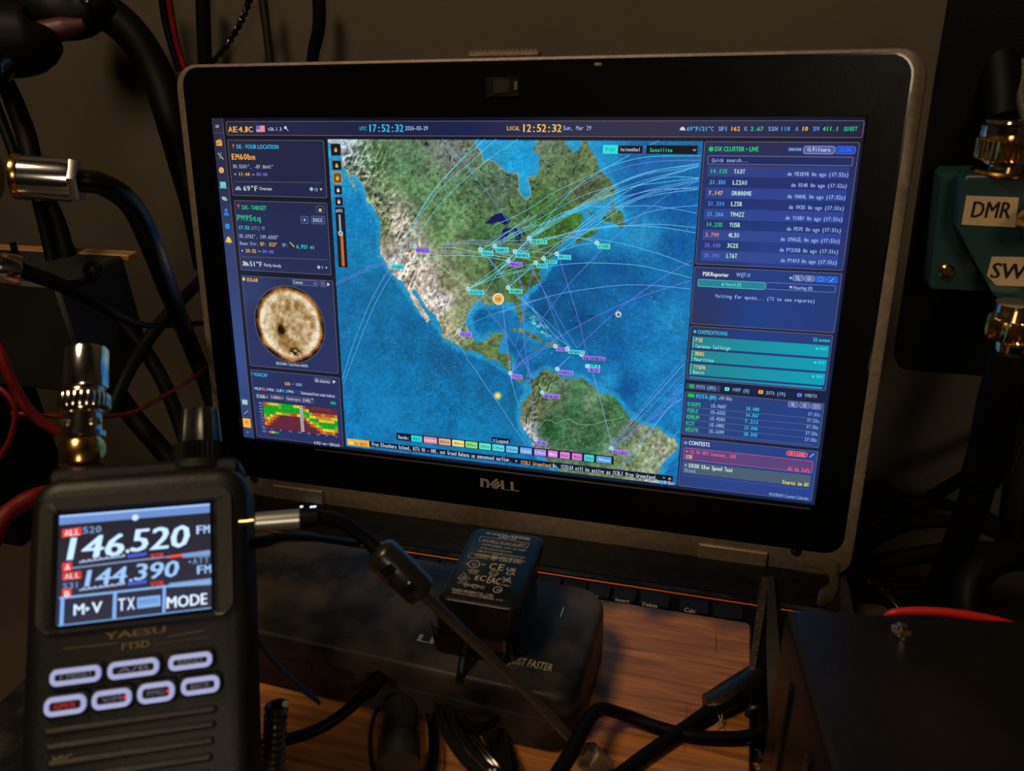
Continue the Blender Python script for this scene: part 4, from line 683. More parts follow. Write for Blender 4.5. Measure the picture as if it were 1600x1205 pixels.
for t, x0, x1, c in (('ALL', 643, 660, (35, 215, 220)), ('160m', 662.5, 683.5, (225, 135, 155)), ('80m', 686, 704.5, (230, 170, 140)), ('40m', 707, 725.5, (235, 225, 145)), ('30m', 727.7, 746.4, (140, 222, 125)), ('20m', 749, 767.3, (95, 228, 195)), ('17m', 769.5, 788.5, (85, 220, 230)), ('15m', 791, 809.5, (100, 195, 235)), ('12m', 813, 831.5, (110, 160, 232)), ('10m', 835, 853.5, (160, 130, 232)), ('8m', 856.5, 871.5, (215, 130, 225)), ('6m', 875.3, 890.5, (225, 125, 220)), ('4m', 894, 909.5, (225, 120, 215)), ('2m', 913, 928.3, (65, 212, 222)), ('70cm', 932, 955.5, (85, 155, 228))):
    def colx(px):
        lo, hi = -200., 200.
        for _ in range(30):
            m_ = (lo + hi) / 2
            if SCR.photo(V3(m_, (u0[1] + u1[1]) / 2, 0))[0] < px: lo = m_
            else: hi = m_
        return lo
    xa, xb = colx(x0), colx(x1); MT.rectL(xa, u1[1], xb, u0[1], c, .05, .5); MT.textL(t, xa + .75, u1[1] + 1.1, xb - xa - 1.5, 1.55, (225, 235, 240) if t in ('12m', '10m', '70cm', '8m', '160m') else (38, 84, 92), .08, mono=False)
MT.rect(768.6, 682.5, 797.3, 692, (14, 24, 44), .04, .3); MT.text('Legend', 776, 690.3, 794.5, 4.8, WH, .08); MT.pg([(771, 686.3), (774, 686.5), (772.6, 689.3)], WH, .08)
MT.rect(543, 685, 1051, 752.5, (12, 20, 46), .0, .3); MT.rect(542.7, 684.7, 577.8, 699, (240, 175, 65), .06, .3)
MT.text('DX NEWS', 555, 695.5, 574, 5, (120, 78, 30), .1, bold=True); MT.rect(546, 689, 552.5, 694, (240, 215, 160), .1, .3)
MT.text('From Eleuthera Island, IOTA NA - 081, not Grand Bahama as announced earlier.', 582, 696.3, 799, 5.8, (215, 222, 240), .1); MT.dot(807, 720, .6, WH, .1, n=4)
MT.text('OX3LX Greenland', 814, 724.5, 861, 5.8, (245, 175, 80), .1); MT.text('Bo, OZ1DJJ will be active as OX3LX from Greenland.', 864, 730, 1027, 5.8, (205, 218, 240), .1)
MT.line([(1036, 746), (1039, 746.3)], WH, .4, .1); MT.line([(1044, 747.7), (1049, 748)], GO, .4, .1); MT.line([(1046.5, 745.5), (1046.3, 750)], GO, .4, .1)
MT.text('Leaflet | © Esri', 1014, 753, 1053.5, 5, (205, 220, 240), .1, mono=False); MT.rect(1007, 748.5, 1012.5, 752, (185, 200, 210), .1)
MT.build('band_bar', SCREEN, screen)
# ------------------------------------------------------------------ wooden board, equipment box
wood = bpy.data.materials.new('board_wood'); wood.use_nodes = True
nt = wood.node_tree; b = nt.nodes['Principled BSDF']; tc = nt.nodes.new('ShaderNodeTexCoord')
mpn = nt.nodes.new('ShaderNodeMapping'); mpn.inputs['Scale'].default_value = (14, 260, 60); nt.links.new(tc.outputs['Object'], mpn.inputs['Vector'])
n1 = nt.nodes.new('ShaderNodeTexNoise'); n1.inputs['Scale'].default_value = 1.6; n1.inputs['Detail'].default_value = 8; n1.inputs['Distortion'].default_value = .5; nt.links.new(mpn.outputs[0], n1.inputs['Vector'])
rp = nt.nodes.new('ShaderNodeValToRGB'); rp.color_ramp.elements[0].position = .34; rp.color_ramp.elements[1].position = .66
rp.color_ramp.elements[0].color = (*lin((132, 78, 40)), 1); rp.color_ramp.elements[1].color = (*lin((190, 122, 64)), 1)
nt.links.new(n1.outputs['Fac'], rp.inputs['Fac'])
n2 = nt.nodes.new('ShaderNodeTexNoise'); n2.inputs['Scale'].default_value = 38; n2.inputs['Detail'].default_value = 7; nt.links.new(tc.outputs['Object'], n2.inputs['Vector'])
sp = nt.nodes.new('ShaderNodeSeparateXYZ'); nt.links.new(tc.outputs['Object'], sp.inputs[0])
ad = nt.nodes.new('ShaderNodeMath'); ad.operation = 'MULTIPLY_ADD'; ad.inputs[1].default_value = .030; nt.links.new(n2.outputs['Fac'], ad.inputs[0]); nt.links.new(sp.outputs['Y'], ad.inputs[2])
mr = nt.nodes.new('ShaderNodeMapRange'); mr.inputs['From Min'].default_value = .101; mr.inputs['From Max'].default_value = .110; nt.links.new(ad.outputs[0], mr.inputs['Value'])
mx = nt.nodes.new('ShaderNodeMix'); mx.data_type = 'RGBA'; mx.inputs['B'].default_value = (*lin((62, 50, 42)), 1)
nt.links.new(mr.outputs[0], mx.inputs['Factor']); nt.links.new(rp.outputs['Color'], mx.inputs['A']); nt.links.new(mx.outputs['Result'], b.inputs['Base Color'])
b.inputs['Roughness'].default_value = .42
bp = nt.nodes.new('ShaderNodeBump'); bp.inputs['Strength'].default_value = .35; bp.inputs['Distance'].default_value = .0004; nt.links.new(n1.outputs['Fac'], bp.inputs['Height']); nt.links.new(bp.outputs['Normal'], b.inputs['Normal'])
bd = thing('wooden_board', 'worn brown wooden board lying across the laptop keyboard', 'board', (-25, -158, 2.7))
mbd = MB().plate(WORLD, 283, 198, 2.5, [(2.7, .6), (3.2, 0), (7.4, 0), (8, .6)], 1.3, -159.9); bo = mbd.build('plank', wood, bd)
for (x0, y0, x1, y1) in ((1118, 985, 1118.5, 1022), (1073, 1095, 1069, 1178)):
    p, q = onz(x0, y0, 8.02), onz(x1, y1, 8.02); MB().tube([p, (p + q) / 2 + V3(.3, 0, 0), q], [.05, .22, .05], 5).build('crack', mat('dark_crack', (22, 14, 8), .8), bo)
bxm = mat('worn_black_metal', (20, 18, 16), .36, bump=.35, bscale=380, rgb2=(28, 24, 20), vscale=22, spec=.3)
BXF = Frame((143.6, -150.7, 0), (math.cos(.158), math.sin(.158), 0), (-math.sin(.158), math.cos(.158), 0))
BXF = Frame((145.2, -151, 0), (math.cos(.158), math.sin(.158), 0), (-math.sin(.158), math.cos(.158), 0))
bx = thing('equipment_box', 'large black metal box close in front at the right, beside the wooden board', 'electronics box', (200, -230, .3))
MB().plate(BXF, 190, 178, 3, [(.6, 1), (1.6, 0), (97, 0), (99, .7), (100, 2.4)], 95, -89).build('case', bxm, bx)
for k in range(5): MB().box(BXF, (-.5, -20 - k * 26, 46), (1.6, 4, 80), .6).build('fin', bxm, bx)
p = onz(1406, 974, 100.4); MB().lathe(Frame(p + V3(0, -3, 0), (1, 0, 0), (0, 1, 0)), [(3.0, -.4), (3.0, .1), (1.6, .5), (1.5, 2.0), (.8, 2.4)], 20).build('screw', nickel, bx, label='shiny screw on the rear edge')
# bracket standing between board and box
br = thing('mounting_bracket', 'forked dark steel bracket with a chrome nut, between wooden board and black box', 'bracket', at(1178, 1100, 335))
brm = mat('tarnished_steel', (40, 31, 23), .4, metal=.5, bump=.4, bscale=420, rgb2=(26, 22, 18), vscale=110)
MB().tube([at(1198, 902, 345), at(1190, 960, 342), at(1178, 1040, 336), at(1170, 1105, 330)], [2.1, 2.7, 2.2, 2.0], 4, flat=.7).build('blade', brm, br)
MB().tube([at(1189, 906, 346), at(1184, 940, 344)], [.5, .5], 6).build('fork_tip', nickel, br); MB().tube([at(1213, 906, 346), at(1216, 940, 344)], [.5, .5], 6).build('fork_tip', nickel, br)
MB().tube([at(1207, 903, 343), at(1212, 1000, 325), at(1218, 1090, 312), at(1228, 1215, 300)], [2.3, 4.2, 5.2, 6.0], 4, flat=.6).build('strap', mat('black_strap', (13, 11, 10), .5, rgb2=(24, 17, 11), vscale=26, spec=.15), br)
c = at(1178, 1128, 326); rr = []
for k in range(17): a = k / 16 * 2 * math.pi; rr.append(c + (V3(1, .1, 0) * math.cos(a) * 3.0 + V3(0, .45, .9) * math.sin(a) * 6.0))
MB().tube(rr, 1.5, 8, 2).build('eye', brm, br)
MB().lathe(fr_axis(at(1186, 1212, 316), at(1182, 1178, 322) - at(1186, 1212, 316)), [(6.6, 0), (7.0, 2.5), (5.5, 5.5), (4, 9), (2.2, 10.5)], 8).build('nut', chrome, br)
# ------------------------------------------------------------------ power strip
SF = Frame((-26, -119, 8), (math.cos(-.03), math.sin(-.03), 0), (-math.sin(-.03), math.cos(-.03), 0))
ps = thing('power_strip', 'long black surge power strip lying on the wooden board', 'power strip', (-26, -117, 8.02))
psm = mat('dusty_black_plastic', (15, 15, 18), .46, bump=.3, bscale=1200, rgb2=(66, 58, 48), vscale=34, spec=.2)
MB().plate(SF, 206, 66, 13, [(.05, 2), (1.5, .4), (19, 0), (19.6, .5), (20.2, 0), (29, .1), (31, .9), (31.8, 2), (32, 3)], 0, 0, 8).build('housing', psm, ps)
TF = SF.sub(0, 0, 32.0)
pit = mat('slot_dark', (4, 4, 4), .6)
def slot(px, py, w_, h_, rot=0): a = TF.px(px, py); return MB().box(TF, (a[0], a[1], -.3), (w_, h_, .8), .15).build('outlet_slot', pit, ps)
for q in ((428, 868), (464, 877), (494, 884), (537, 893), (567, 898), (640, 908), (853, 949)): slot(*q, 1.6, 6.2)
s1 = slot(878, 958, 2.0, 7.4); a = TF.px(878, 958); MB().box(TF, (a[0], a[1] + .4, .12), (.5, 6.4, .3), .1).build('slot_contact', nickel, s1)
for q in ((461, 899), (533, 913), (609, 928), (861, 975)):
    a = TF.px(*q); MB().lathe(TF.sub(a[0], a[1], -.5), [(2.4, 0), (2.4, .62)], 14).build('ground_hole', pit, ps)
PT = Flat(Frame(TF.w((0, 0, .1)), TF.X, TF.Y))
PT.text('LI', 651, 1001, 676, 11, (120, 116, 110), 0, False, True); PT.build('printed_letters', INK, ps); PT = Flat(Frame(TF.w((0, 0, .1)), TF.X, TF.Y)); PT.text('JUST FASTER', 795, 1035.5, 861, 11.5, (150, 138, 120), 0, False, False, .08)
PT.build('printed_words', INK, ps)
FF = Frame(SF.w((0, -33.15, 12)), SF.X, (0, 0, 1))
for px_, py_ in ((466, 1040), (530, 1052), (596, 1062)):
    a = FF.px(px_, py_); MB().box(FF, (a[0], a[1], 0), (13, 5.4, .5), .5).build('usb_port', mat('port_rim', (34, 33, 33), .25, metal=.4), ps)
# ------------------------------------------------------------------ wall-wart adapter with its bundled cord
ap = thing('ac_adapter', 'black plug-in AC adapter with fine white label print, plugged into the power strip', 'power adapter', (34, -118.5, 40.1))
MB().plate(Frame((0, 0, 0), (1, 0, -.0), (0, 1, 0)), 36, 49, 5, [(40.1, 2), (41.5, .6), (53, .2), (54, .8)], 29.5, -118.8, 6).build('lower_shell', gloss, ap)
lv = []
for z_, ins in ((54, .9), (54.5, .1), (67.6, 0), (69.3, .5), (70, 1.8)): p_ = rrect(33.6 - 2 * ins, 47.6 - 2 * ins, 4.5 - ins, 6) + [31 + 3 * (z_ - 54) / 16, -118.5]; lv.append(np.column_stack([p_, np.full(len(p_), z_)]))
MB().loft(WORLD, lv).build('upper_shell', mat('adapter_black', (13, 13, 16), .3, bump=.12, bscale=900, rgb2=(26, 24, 22), vscale=120, spec=.25), ap)
AF = Flat(Frame((34, -118.5, 70.08), (1, 0, 0), (0, 1, 0)))
tw = (172, 160, 142); T_ = lambda t, x0, y0, x1, cp, **k: AF.text(t, x0, y0, x1, cp, tw, 0, False, **k)
T_('AC ADAPTER (电源适配器)', 759, 834.5, 828, 3.4, bold=True); T_('SAD-25', 778, 840.5, 806, 4, bold=True)
AF.frame(751.5, 838, 824, 856.5, tw, .22, 0, .3)
T_('INPUT(输入): 100-240V~50/60Hz', 754, 845.3, 816, 3); T_('0.6A', 812, 851.5, 822, 2.8); T_('OUTPUT(输出): 12.0V 1.5A 18.0W', 752, 852, 822, 3)
T_('生产者: LINEAR POWER SUPPLY', 750, 857.2, 800, 2.4); T_('不要打开外壳 仅室内使用 INDOOR USE ONLY', 745, 862, 820, 2.6); T_('电源适配器 信息技术设备 EFFICIENCY VI', 742, 867.5, 820, 2.6)
AF.line([(732, 871), (732, 867), (738, 864), (744, 868), (744, 872), (732, 871)], tw, .22, 0, curve=False)
for x0, y0, x1, y1 in ((748, 865.5, 762, 874), (751, 867.5, 758.5, 872), (783, 870, 796, 879), (799, 872, 814, 881)): AF.frame(x0, y0, x1, y1, tw, .22, 0, .2)
AF.dot(772, 871.5, 1.7, tw, 0, ring=.3); AF.dot(772, 871.5, .9, tw, 0); T_('Ex', 785.5, 876.5, 793, 4); T_('CB', 802, 878.5, 811, 4)
AF.dot(740.5, 881.5, 2.6, tw, 0, 24, ring=.35); T_('UL', 737, 884, 744, 5); T_('c', 727, 882, 730.5, 3.6); T_('us', 752, 883, 758, 3.6); T_('LISTED', 731, 892.5, 748, 3.6, bold=True); T_('E234567', 733, 896, 745, 2.4)
T_('C', 763, 889, 773, 10); T_('E', 777, 891, 785.5, 10); T_('UK', 791, 891.5, 806, 5, bold=True); T_('CA', 790, 897.5, 804, 5, bold=True)
AF.dot(771.5, 896, 1.9, tw, 0, 20, ring=.3); T_('CCC', 766.5, 898, 776.5, 3.4)
AF.line([(715, 904.5), (725, 895), (734.5, 905.5), (715, 904.5)], tw, .3, 0, curve=False); T_('△', 720, 903, 729, 4); T_('EFUP', 718, 908.5, 730, 2.2)
T_('K', 741, 906.5, 747, 8.5, bold=True); T_('C', 748, 907, 757, 8.5, bold=True); T_('HU10429-20001A', 714, 911.5, 750, 2.4); T_('EAC', 759.5, 910.5, 780.5, 10, bold=True)
AF.line([(786, 902), (799, 911)], tw, .35, 0); AF.line([(798, 902), (785, 910.5)], tw, .35, 0); AF.frame(788, 903.5, 796.5, 909.5, tw, .3, 0, .2); T_('WEEE', 781, 914.8, 795, 2.2)
AF.dot(728, 914.5, .9, tw, 0, ring=.25); AF.line([(732, 915), (738, 916)], tw, .25, 0); AF.dot(742, 916.3, 1.2, tw, 0, ring=.3); AF.line([(746, 917), (750, 917.5)], tw, .25, 0); AF.dot(754, 918, .9, tw, 0, ring=.25)
AF.dot(777.5, 921.5, 1.9, tw, 0, 20, ring=.35); T_('VI', 774.5, 923.5, 780.5, 4); T_('YAESU MUSEN CO., LTD.', 704.5, 922.5, 771, 4, bold=True); T_('MADE IN CHINA (中国制造)  2116', 706, 926.8, 785, 2.8)
AF.build('label_print', INK, ap)
p0 = onz(716, 1004, 38)
MB().lathe(fr_axis(V3(28.5, -141.5, 47), (0, -1, -.05)), [(3.4, 0), (3.4, 2), (2.6, 2.4), (2.3, 6), (1.6, 6.6)], 16).build('strain_relief', rubber, ap)
twin = []
for dx in (-.9, .9):
    MB().tube([V3(28.5 + dx, -147, 46.6), V3(28 + dx, -153, 38), at(718 + dx * 3, 1040, 318), at(724 + dx * 3, 1064, 326), at(735 + dx * 3, 1085, 330)], .95, 8).build('cord', gloss, ap)
bun = MB(); rb = random.Random(5)
ux = V3(.50, .866, 0)
for k in range(10):
    wdt = 14 + 52 * (k / 9); cx0, cy0 = 742 + rb.uniform(-6, 6), 1140 + rb.uniform(-5, 5); lg = 86 + rb.uniform(-8, 10); an = math.radians(58 + rb.uniform(-7, 7)); pts = []
    for j in range(15):
        t = j / 14 * 2 * math.pi; u = lg * math.cos(t); v = wdt * .62 * math.sin(t) * (1 - .25 * math.cos(t))
        x_ = cx0 + u * math.cos(an) - v * math.sin(an); y_ = cy0 + u * math.sin(an) + v * math.cos(an); pts.append(onz(x_, y_, 10 + 11 * abs(math.sin(k * 1.3 + .2)) * (.6 + .4 * math.sin(t)) + k * .5))
    for off in (0, 1.7): bun.tube([q + V3(off, .3 * off, 0) for q in pts], .9, 6, 3)
cordm = mat('cord_black', (22, 19, 16), .2, rgb2=(30, 26, 21), vscale=300, coat=.3)
bun.build('bundled_cord', cordm, ap, label='coiled shiny black cord bundle')
tie = [onz(745 + 38 * math.cos(t) * .9, 1120 + 16 * math.sin(t), 19 + 9 * math.sin(t)) for t in [k * math.pi / 6 for k in range(13)]]
MB().tube(tie, 1.1, 6, 3, flat=2).build('twist_tie', rubber, ap)
# second plug with cord loops, left of the bundle
pl = thing('power_plug', 'dark cylindrical power plug with cord loops, lying left of the coiled cord bundle', 'plug', onz(628, 1150, 8))
c0 = onz(626, 1100, 17); c1_ = onz(622, 1215, 17)
MB().lathe(fr_axis(c0, c1_ - c0), [(5.5, 0), (7.2, 1.2), (7.4, 17), (6.8, 17.4), (6.8, 18.4), (8.3, 18.9), (8.6, 30)], 28, 28, .35, (2, 17)).build('plug_body', dusty, pl)
for k, (wx, ph) in enumerate(((26, 0), (32, .3), (22, -.2), (36, .1))):
    pts = [onz(655 + wx * math.cos(t) * .8, 1165 + 78 * math.sin(t) * (1 if k % 2 else .9), 11 + k * 1.5) for t in np.linspace(-2.4 + ph, 1.6 + ph, 9)]
    MB().tube(pts, .85, 6, 3).build('cord', gloss, pl)
pts = [onz(600 - 22 * math.cos(t), 1165 + 62 * math.sin(t), 11) for t in np.linspace(-1.2, 1.3, 7)]
MB().tube(pts, .85, 6, 3).build('cord', gloss, pl)
# usb plug and lead at the power strip front
ul = thing('usb_lead', 'thin black lead plugged into the front of the power strip', 'cable', onz(575, 1060, 12))
MB().tube([at(596, 1056, 322), at(580, 1078, 318), at(562, 1092, 314)], [3, 3, 2], 10).build('plug', rubber, ul)
MB().tube([at(562, 1092, 314), at(545, 1108, 314), at(510, 1133, 312), at(470, 1150, 308), at(430, 1160, 300), at(390, 1170, 292)], 2.3, 10).build('lead', rubber, ul)

def cable(name, label, pts, r, m=rubber, cat='cable', group=None, n=12, flat=1.0):
    P = [p if isinstance(p, np.ndarray) else at(*p) for p in pts]; o = MB().tube(P, r, n, 6, flat=flat).build(name, m); return tag(o, label, cat, group)
def wl(px, py, y=128): d = ony(px, py, y); return d
# ------------------------------------------------------------------ audio/data cable with ferrite
uc = thing('ferrite_cable', 'grey-barrelled audio cable with a black ferrite lump, plugged into the side of the handheld radio', 'cable', at(700, 1000, 270))
A0, A1 = at(386, 817, 233), at(398, 816.3, 233); B1 = at(468, 811, 236); B2 = at(497, 808.5, 237)
MB().lathe(fr_axis(A0, A1 - A0), [(1.5, -2), (1.5, 1.0), (1.9, 1.2), (1.9, 2.4)], 16).build('plug_tip', brass, uc, label='brass plug tip')
d = np.linalg.norm(B1 - A1)
MB().lathe(fr_axis(A1, B1 - A1), [(2.4, 0), (2.9, .5), (3.0, d), (2.8, d + .2)], 24).build('plug_barrel', mat('satin_silver', (185, 190, 185), .33, metal=.9), uc, label='satin silver barrel')
d = np.linalg.norm(B2 - B1); MB().lathe(fr_axis(B1, B2 - B1), [(3.0, .2), (3.05, d * .6), (2.8, d * .62), (2.8, d), (2.2, d + .3)], 20).build('strain_relief', rubber, uc)
F0, F1 = at(592, 862, 244), at(659, 925, 247)
MB().tube([B2, at(530, 815, 240), at(565, 837, 243), F0], 2.3, 14).build('lead', rubber, uc)
L0 = F1; e1 = at(915, 1178, 300)
MB().tube([F1 - (F1 - F0) * .05, at(700, 965, 255), at(760, 1022, 268), at(840, 1100, 284), e1], [1.9, 1.9, 1.9, 1.9, 1.9], 14).build('lead', mat('lead_grey', (62, 56, 48), .34), uc)
d = np.linalg.norm(F1 - F0); fz = MB().lathe(fr_axis(F0, F1 - F0), [(2.6, -1.5), (5.0, 0), (5.6, 1.2), (5.6, d * .5), (5.4, d - 1.2), (5.0, d), (2.4, d + 1.4)], 16); fo = fz.build('ferrite_bead', mat('ferrite_black', (30, 29, 30), .28, bump=.1), uc)
FFm = fr_axis(F0, F1 - F0, -np.array(RW[2])); 
for t in (.28, .74):
    q = FFm.w((5.5, .8, d * t)); MB().box(Frame(q, FFm.Z, FFm.Y), (0, 0, 0), (3.4, 4.4, .8), .3).build('clip', gloss, fo)
MB().lathe(fr_axis(e1, at(960, 1225, 312) - e1), [(2.6, -3), (3.0, 0), (5.6, .6), (5.8, 16)], 6).build('end_connector', mat('tan_metal', (150, 135, 108), .35, metal=.6), uc)
cable('speaker_mic_cable', 'short dark cable just under the silver audio plug', [(386, 850, 236), (415, 846, 240), (445, 839, 245), (500, 842, 262), (560, 850, 292)], [1.8, 1.8, 1.5, 1.2, 1.2])
# ------------------------------------------------------------------ cables over the board
cable('black_cable', 'smooth black cable arching over the front of the wooden board', [onz(868, 1215, 30), onz(893, 1175, 30), onz(915, 1132, 30), onz(938, 1109, 25), onz(975, 1117, 14), onz(1030, 1137, 11), onz(1090, 1151, 11), onz(1160, 1152, 11), onz(1200, 1140, 11)], [3.0, 3.0, 2.9, 2.7, 2.6, 2.6, 2.6, 2.6, 2.6])
tcab = thing('taped_cable', 'black cable with a ragged wrap of tape, crossing the wooden board to the bracket', 'cable', onz(1100, 1120, 8))
MB().tube([onz(950, 1225, 11), onz(1010, 1180, 11), onz(1060, 1146, 11), onz(1110, 1112, 12), onz(1170, 1068, 14), onz(1215, 1005, 16)], [2.8, 2.9, 3.0, 3.3, 3, 3], 12).build('lead', rubber, tcab)
MB().tube([onz(1101, 1100, 13) , onz(1118, 1098, 13), onz(1140, 1085, 14), onz(1165, 1066, 14), onz(1185, 1050, 15)], [4.6, 6.0, 6.3, 5.6, 4.6], 9, 3, flat=.8).build('tape_wrap', mat('tape_black', (20, 18, 17), .3, bump=.9, bscale=300), tcab)
for q in ([(1127, 1112), (1128, 1124), (1117, 1134)], [(1122, 1114), (1127, 1130), (1130, 1136)]): MB().tube([onz(x_, y_, 12) for x_, y_ in q], .3, 5).build('frayed_strand', mat('pale_strand', (150, 140, 120), .5), tcab)
# ------------------------------------------------------------------ handheld radio in the foreground
RF = Frame((-39, -221.5, 141.4), (.866, .489, -.104), (-.252, .607, .753))
rad = thing('handheld_radio', 'black handheld two-way radio with lit display reading 146.520, in the left foreground', 'radio', RF.w((0, -78, -15)))
rbm = mat('radio_body', (15, 15, 16), .45, bump=.2, bscale=900, rgb2=(22, 21, 20), vscale=60, spec=.32)
MB().plate(RF, 60, 103, 9, [(-31, 4), (-28, .5), (-5, 0), (-2.2, .8), (-.8, 2.6), (-.3, 5)], .8, -24.4, 8).build('body', rbm, rad)
MB().plate(RF, 54, 6, 2.6, [(-27, 1), (-26, 0), (-8, 0), (-6.5, 1.2)], .8, 27.6, 6).build('top_cap', rbm, rad)
o2 = rrect(52, 37.6, 4, 6) + [.3, 1.6]; i2 = rrect(41.6, 32, 1, 6) + [0, 0]; n2_ = len(o2)
MB().loft(RF, [np.column_stack([o2, np.full(n2_, -.4)]), np.column_stack([o2 * .99, np.full(n2_, 1.3)]), np.column_stack([i2 * 1.06, np.full(n2_, 1.1)]), np.column_stack([i2, np.full(n2_, -.1)])], False, False).build('display_bezel', mat('warm_black', (30, 27, 24), .4, bump=.15), rad)
MB().box(RF, (0, 0, -.3), (41.4, 31.8, .4), .1).build('display_glass', gloss, rad)
LCD = Flat(RF, .0)
BL = (120, 165, 225)
LCD.rect(92.5, 808, 330.5, 950.5, None, 0, .3, lambda x, y: V3(26, 24, 34) + V3(12, 16, 26) * (y > 880))
a = RF.px(93, 806); b = RF.px(330, 951)
LCD.rectL(a[0], a[1] - 2.7, b[0], a[1], (96, 130, 190), .05); LCD.rectL(a[0], a[1] - .6, b[0], a[1], (150, 185, 235), .06)
LCD.dot(211.5, 809, .95, (190, 215, 250), .1, 7)
rd_ = (215, 60, 60)
def q4(x0, y0, x1, y1, x2, y2, x3, y3, c, z=.08): LCD.poly([RF.px(x0, y0), RF.px(x1, y1), RF.px(x2, y2), RF.px(x3, y3)], c, z)
q4(97, 828, 127, 823.5, 127.5, 836, 97.5, 840.5, rd_); LCD.text('ALL', 101, 838, 125, 9, (250, 215, 215), .12, bold=True)
LCD.text('520', 129, 834.5, 158.5, 10.5, (110, 140, 190), .1, bold=True)
LCD.text('146', 104, 875.5, 193, 34, (190, 222, 255), .12, mono=False, bold=True, slant=.16); LCD.text('520', 203, 862.5, 294, 34, (190, 222, 255), .12, mono=False, bold=True, slant=.16); LCD.dot(199.5, 861.5, .5, (190, 222, 255), .12)
LCD.text('FM', 307, 835, 328, 13, (170, 200, 240), .1, bold=True)
def meter(y0, yr):
    for k in range(8): x = 124 + k * 9; y = y0 - k * 1.25; LCD.line([(x, y), (x + 4, y - .5)], (150, 170, 210), .5, .1); LCD.dot(x + 6.5, y - 2, .35, (170, 190, 225), .1)
    for k in range(6): x = 200 + k * 5; LCD.line([(x, y0 - 9.5 - k * .7), (x + 3.6, y0 - 10 - k * .7)], (70, 95, 215), .9, .1)
    LCD.text('VOL', 235, yr, 259, 7.5, (225, 60, 50), .1, bold=True)
meter(879, 873.5); q4(264, 868.5, 285, 865.5, 285, 869.5, 264, 872.5, (235, 70, 55)); q4(285, 865.5, 328, 859.5, 328, 869, 285, 872, (110, 140, 190), .06)
q4(97.5, 880.5, 112.5, 878, 112.5, 891.5, 97.5, 894, rd_); LCD.text('A', 101.5, 891.5, 109.5, 9, (250, 220, 220), .12, bold=True)
LCD.line([(112, 888), (220, 875), (329, 863)], (130, 150, 190), .35, .06)
q4(97, 896, 127, 892, 127.5, 903.5, 97.5, 907.5, (190, 55, 60)); LCD.text('ALL', 101, 905.5, 125, 8.5, (230, 190, 195), .12, bold=True)
LCD.text('S31', 98, 921, 124, 9.5, (105, 130, 175), .1, bold=True)
LCD.text('144', 132, 917, 197, 25, (145, 185, 232), .12, mono=False, bold=True, slant=.16); LCD.text('390', 209, 907.5, 278, 25, (145, 185, 232), .12, mono=False, bold=True, slant=.16); LCD.dot(204.5, 907, .42, (145, 185, 232), .12)
LCD.text('◂ATT', 292, 883, 327, 9.5, (105, 135, 180), .1, bold=True); LCD.text('FM', 308, 897.5, 330, 13, (150, 185, 230), .1, bold=True)
meter(922.5, 917); q4(264, 911.5, 330, 903.5, 330, 914, 264, 918, (110, 145, 190), .06)
q4(97, 921.5, 112, 919.5, 112, 933.5, 97, 935.5, rd_); LCD.text('B', 101, 933, 109, 8.5, (250, 220, 220), .12, bold=True)
for p in ([(93, 935), (220, 921), (330, 909)],): LCD.line(p, (125, 165, 215), .6, .12)
LCD.line([(98, 934), (96, 978)], BL, .95, .12); LCD.line([(180, 926), (178.5, 967)], BL, .95, .12); LCD.line([(257, 917), (256, 957)], BL, .8, .12); LCD.line([(91, 978), (330, 950)], (110, 150, 200), .35, .12)
LCD.text('M', 115, 962, 132, 17, (205, 225, 250), .14, mono=False, bold=True); LCD.text('V', 143, 958.5, 160, 17, (205, 225, 250), .14, mono=False, bold=True); LCD.pg([(134.5, 948), (134.5, 956), (141, 951)], (205, 225, 250), .14)
LCD.text('TX', 184, 955, 211, 19, (200, 222, 250), .14, bold=True); q4(214.5, 934, 250.5, 930, 251, 947, 214.5, 951.5, (120, 165, 215), .1)
for k in range(6): q4(218 + k * 5, 937 - k * .5, 221 + k * 5, 936.7 - k * .5, 221 + k * 5, 945 - k * .5, 218 + k * 5, 945.3 - k * .5, (85, 125, 180), .13)
LCD.text('MODE', 260.5, 951, 324, 17.5, (215, 232, 252), .14, mono=False, bold=True)
LCD.build('display_picture', attr_mat('radio_lcd_light', True, 1.25), rad)
RP = Flat(RF, -.15)
RP.text('YAESU', 163, 1000, 259, 11, (110, 86, 52), .1, False, True); RP.build('maker_name', INK, rad); RP = Flat(RF, -.15)
RP.text('FT5D', 190, 1016, 234, 10.5, (118, 98, 66), .1, False, True)
RP.line([(100, 1014), (185, 1005)], (90, 74, 52), .3, .1); RP.line([(262, 995), (320, 985)], (90, 74, 52), .3, .1); RP.line([(240, 1007), (330, 995)], (70, 58, 44), .25, .1)
RP.build('printed_words', INK, rad); RP = Flat(RF, -.15); RP.text('MIC', 82, 1195, 113, 12, (120, 104, 80), .1, False, True)
RP.build('printed_label', INK, rad)
glow = mat('button_glow', (150, 155, 165), .4, emit=(165, 178, 240), estr=.62)
cap_ = mat('button_cap', (42, 42, 48), .4)
BT = [('F MENU', 122, 1055, 80, 26, 0), ('A/B', 211.5, 1044, 80, 27, 0), ('BAND', 299.5, 1032.5, 68, 24, 0), ('GM/X', 106, 1101, 66, 30, 1), ('V/M', 178, 1091, 62, 29, 0), ('PMG', 246.5, 1081, 58, 31, 0), ('BACK', 315, 1070, 60, 27, 0)]
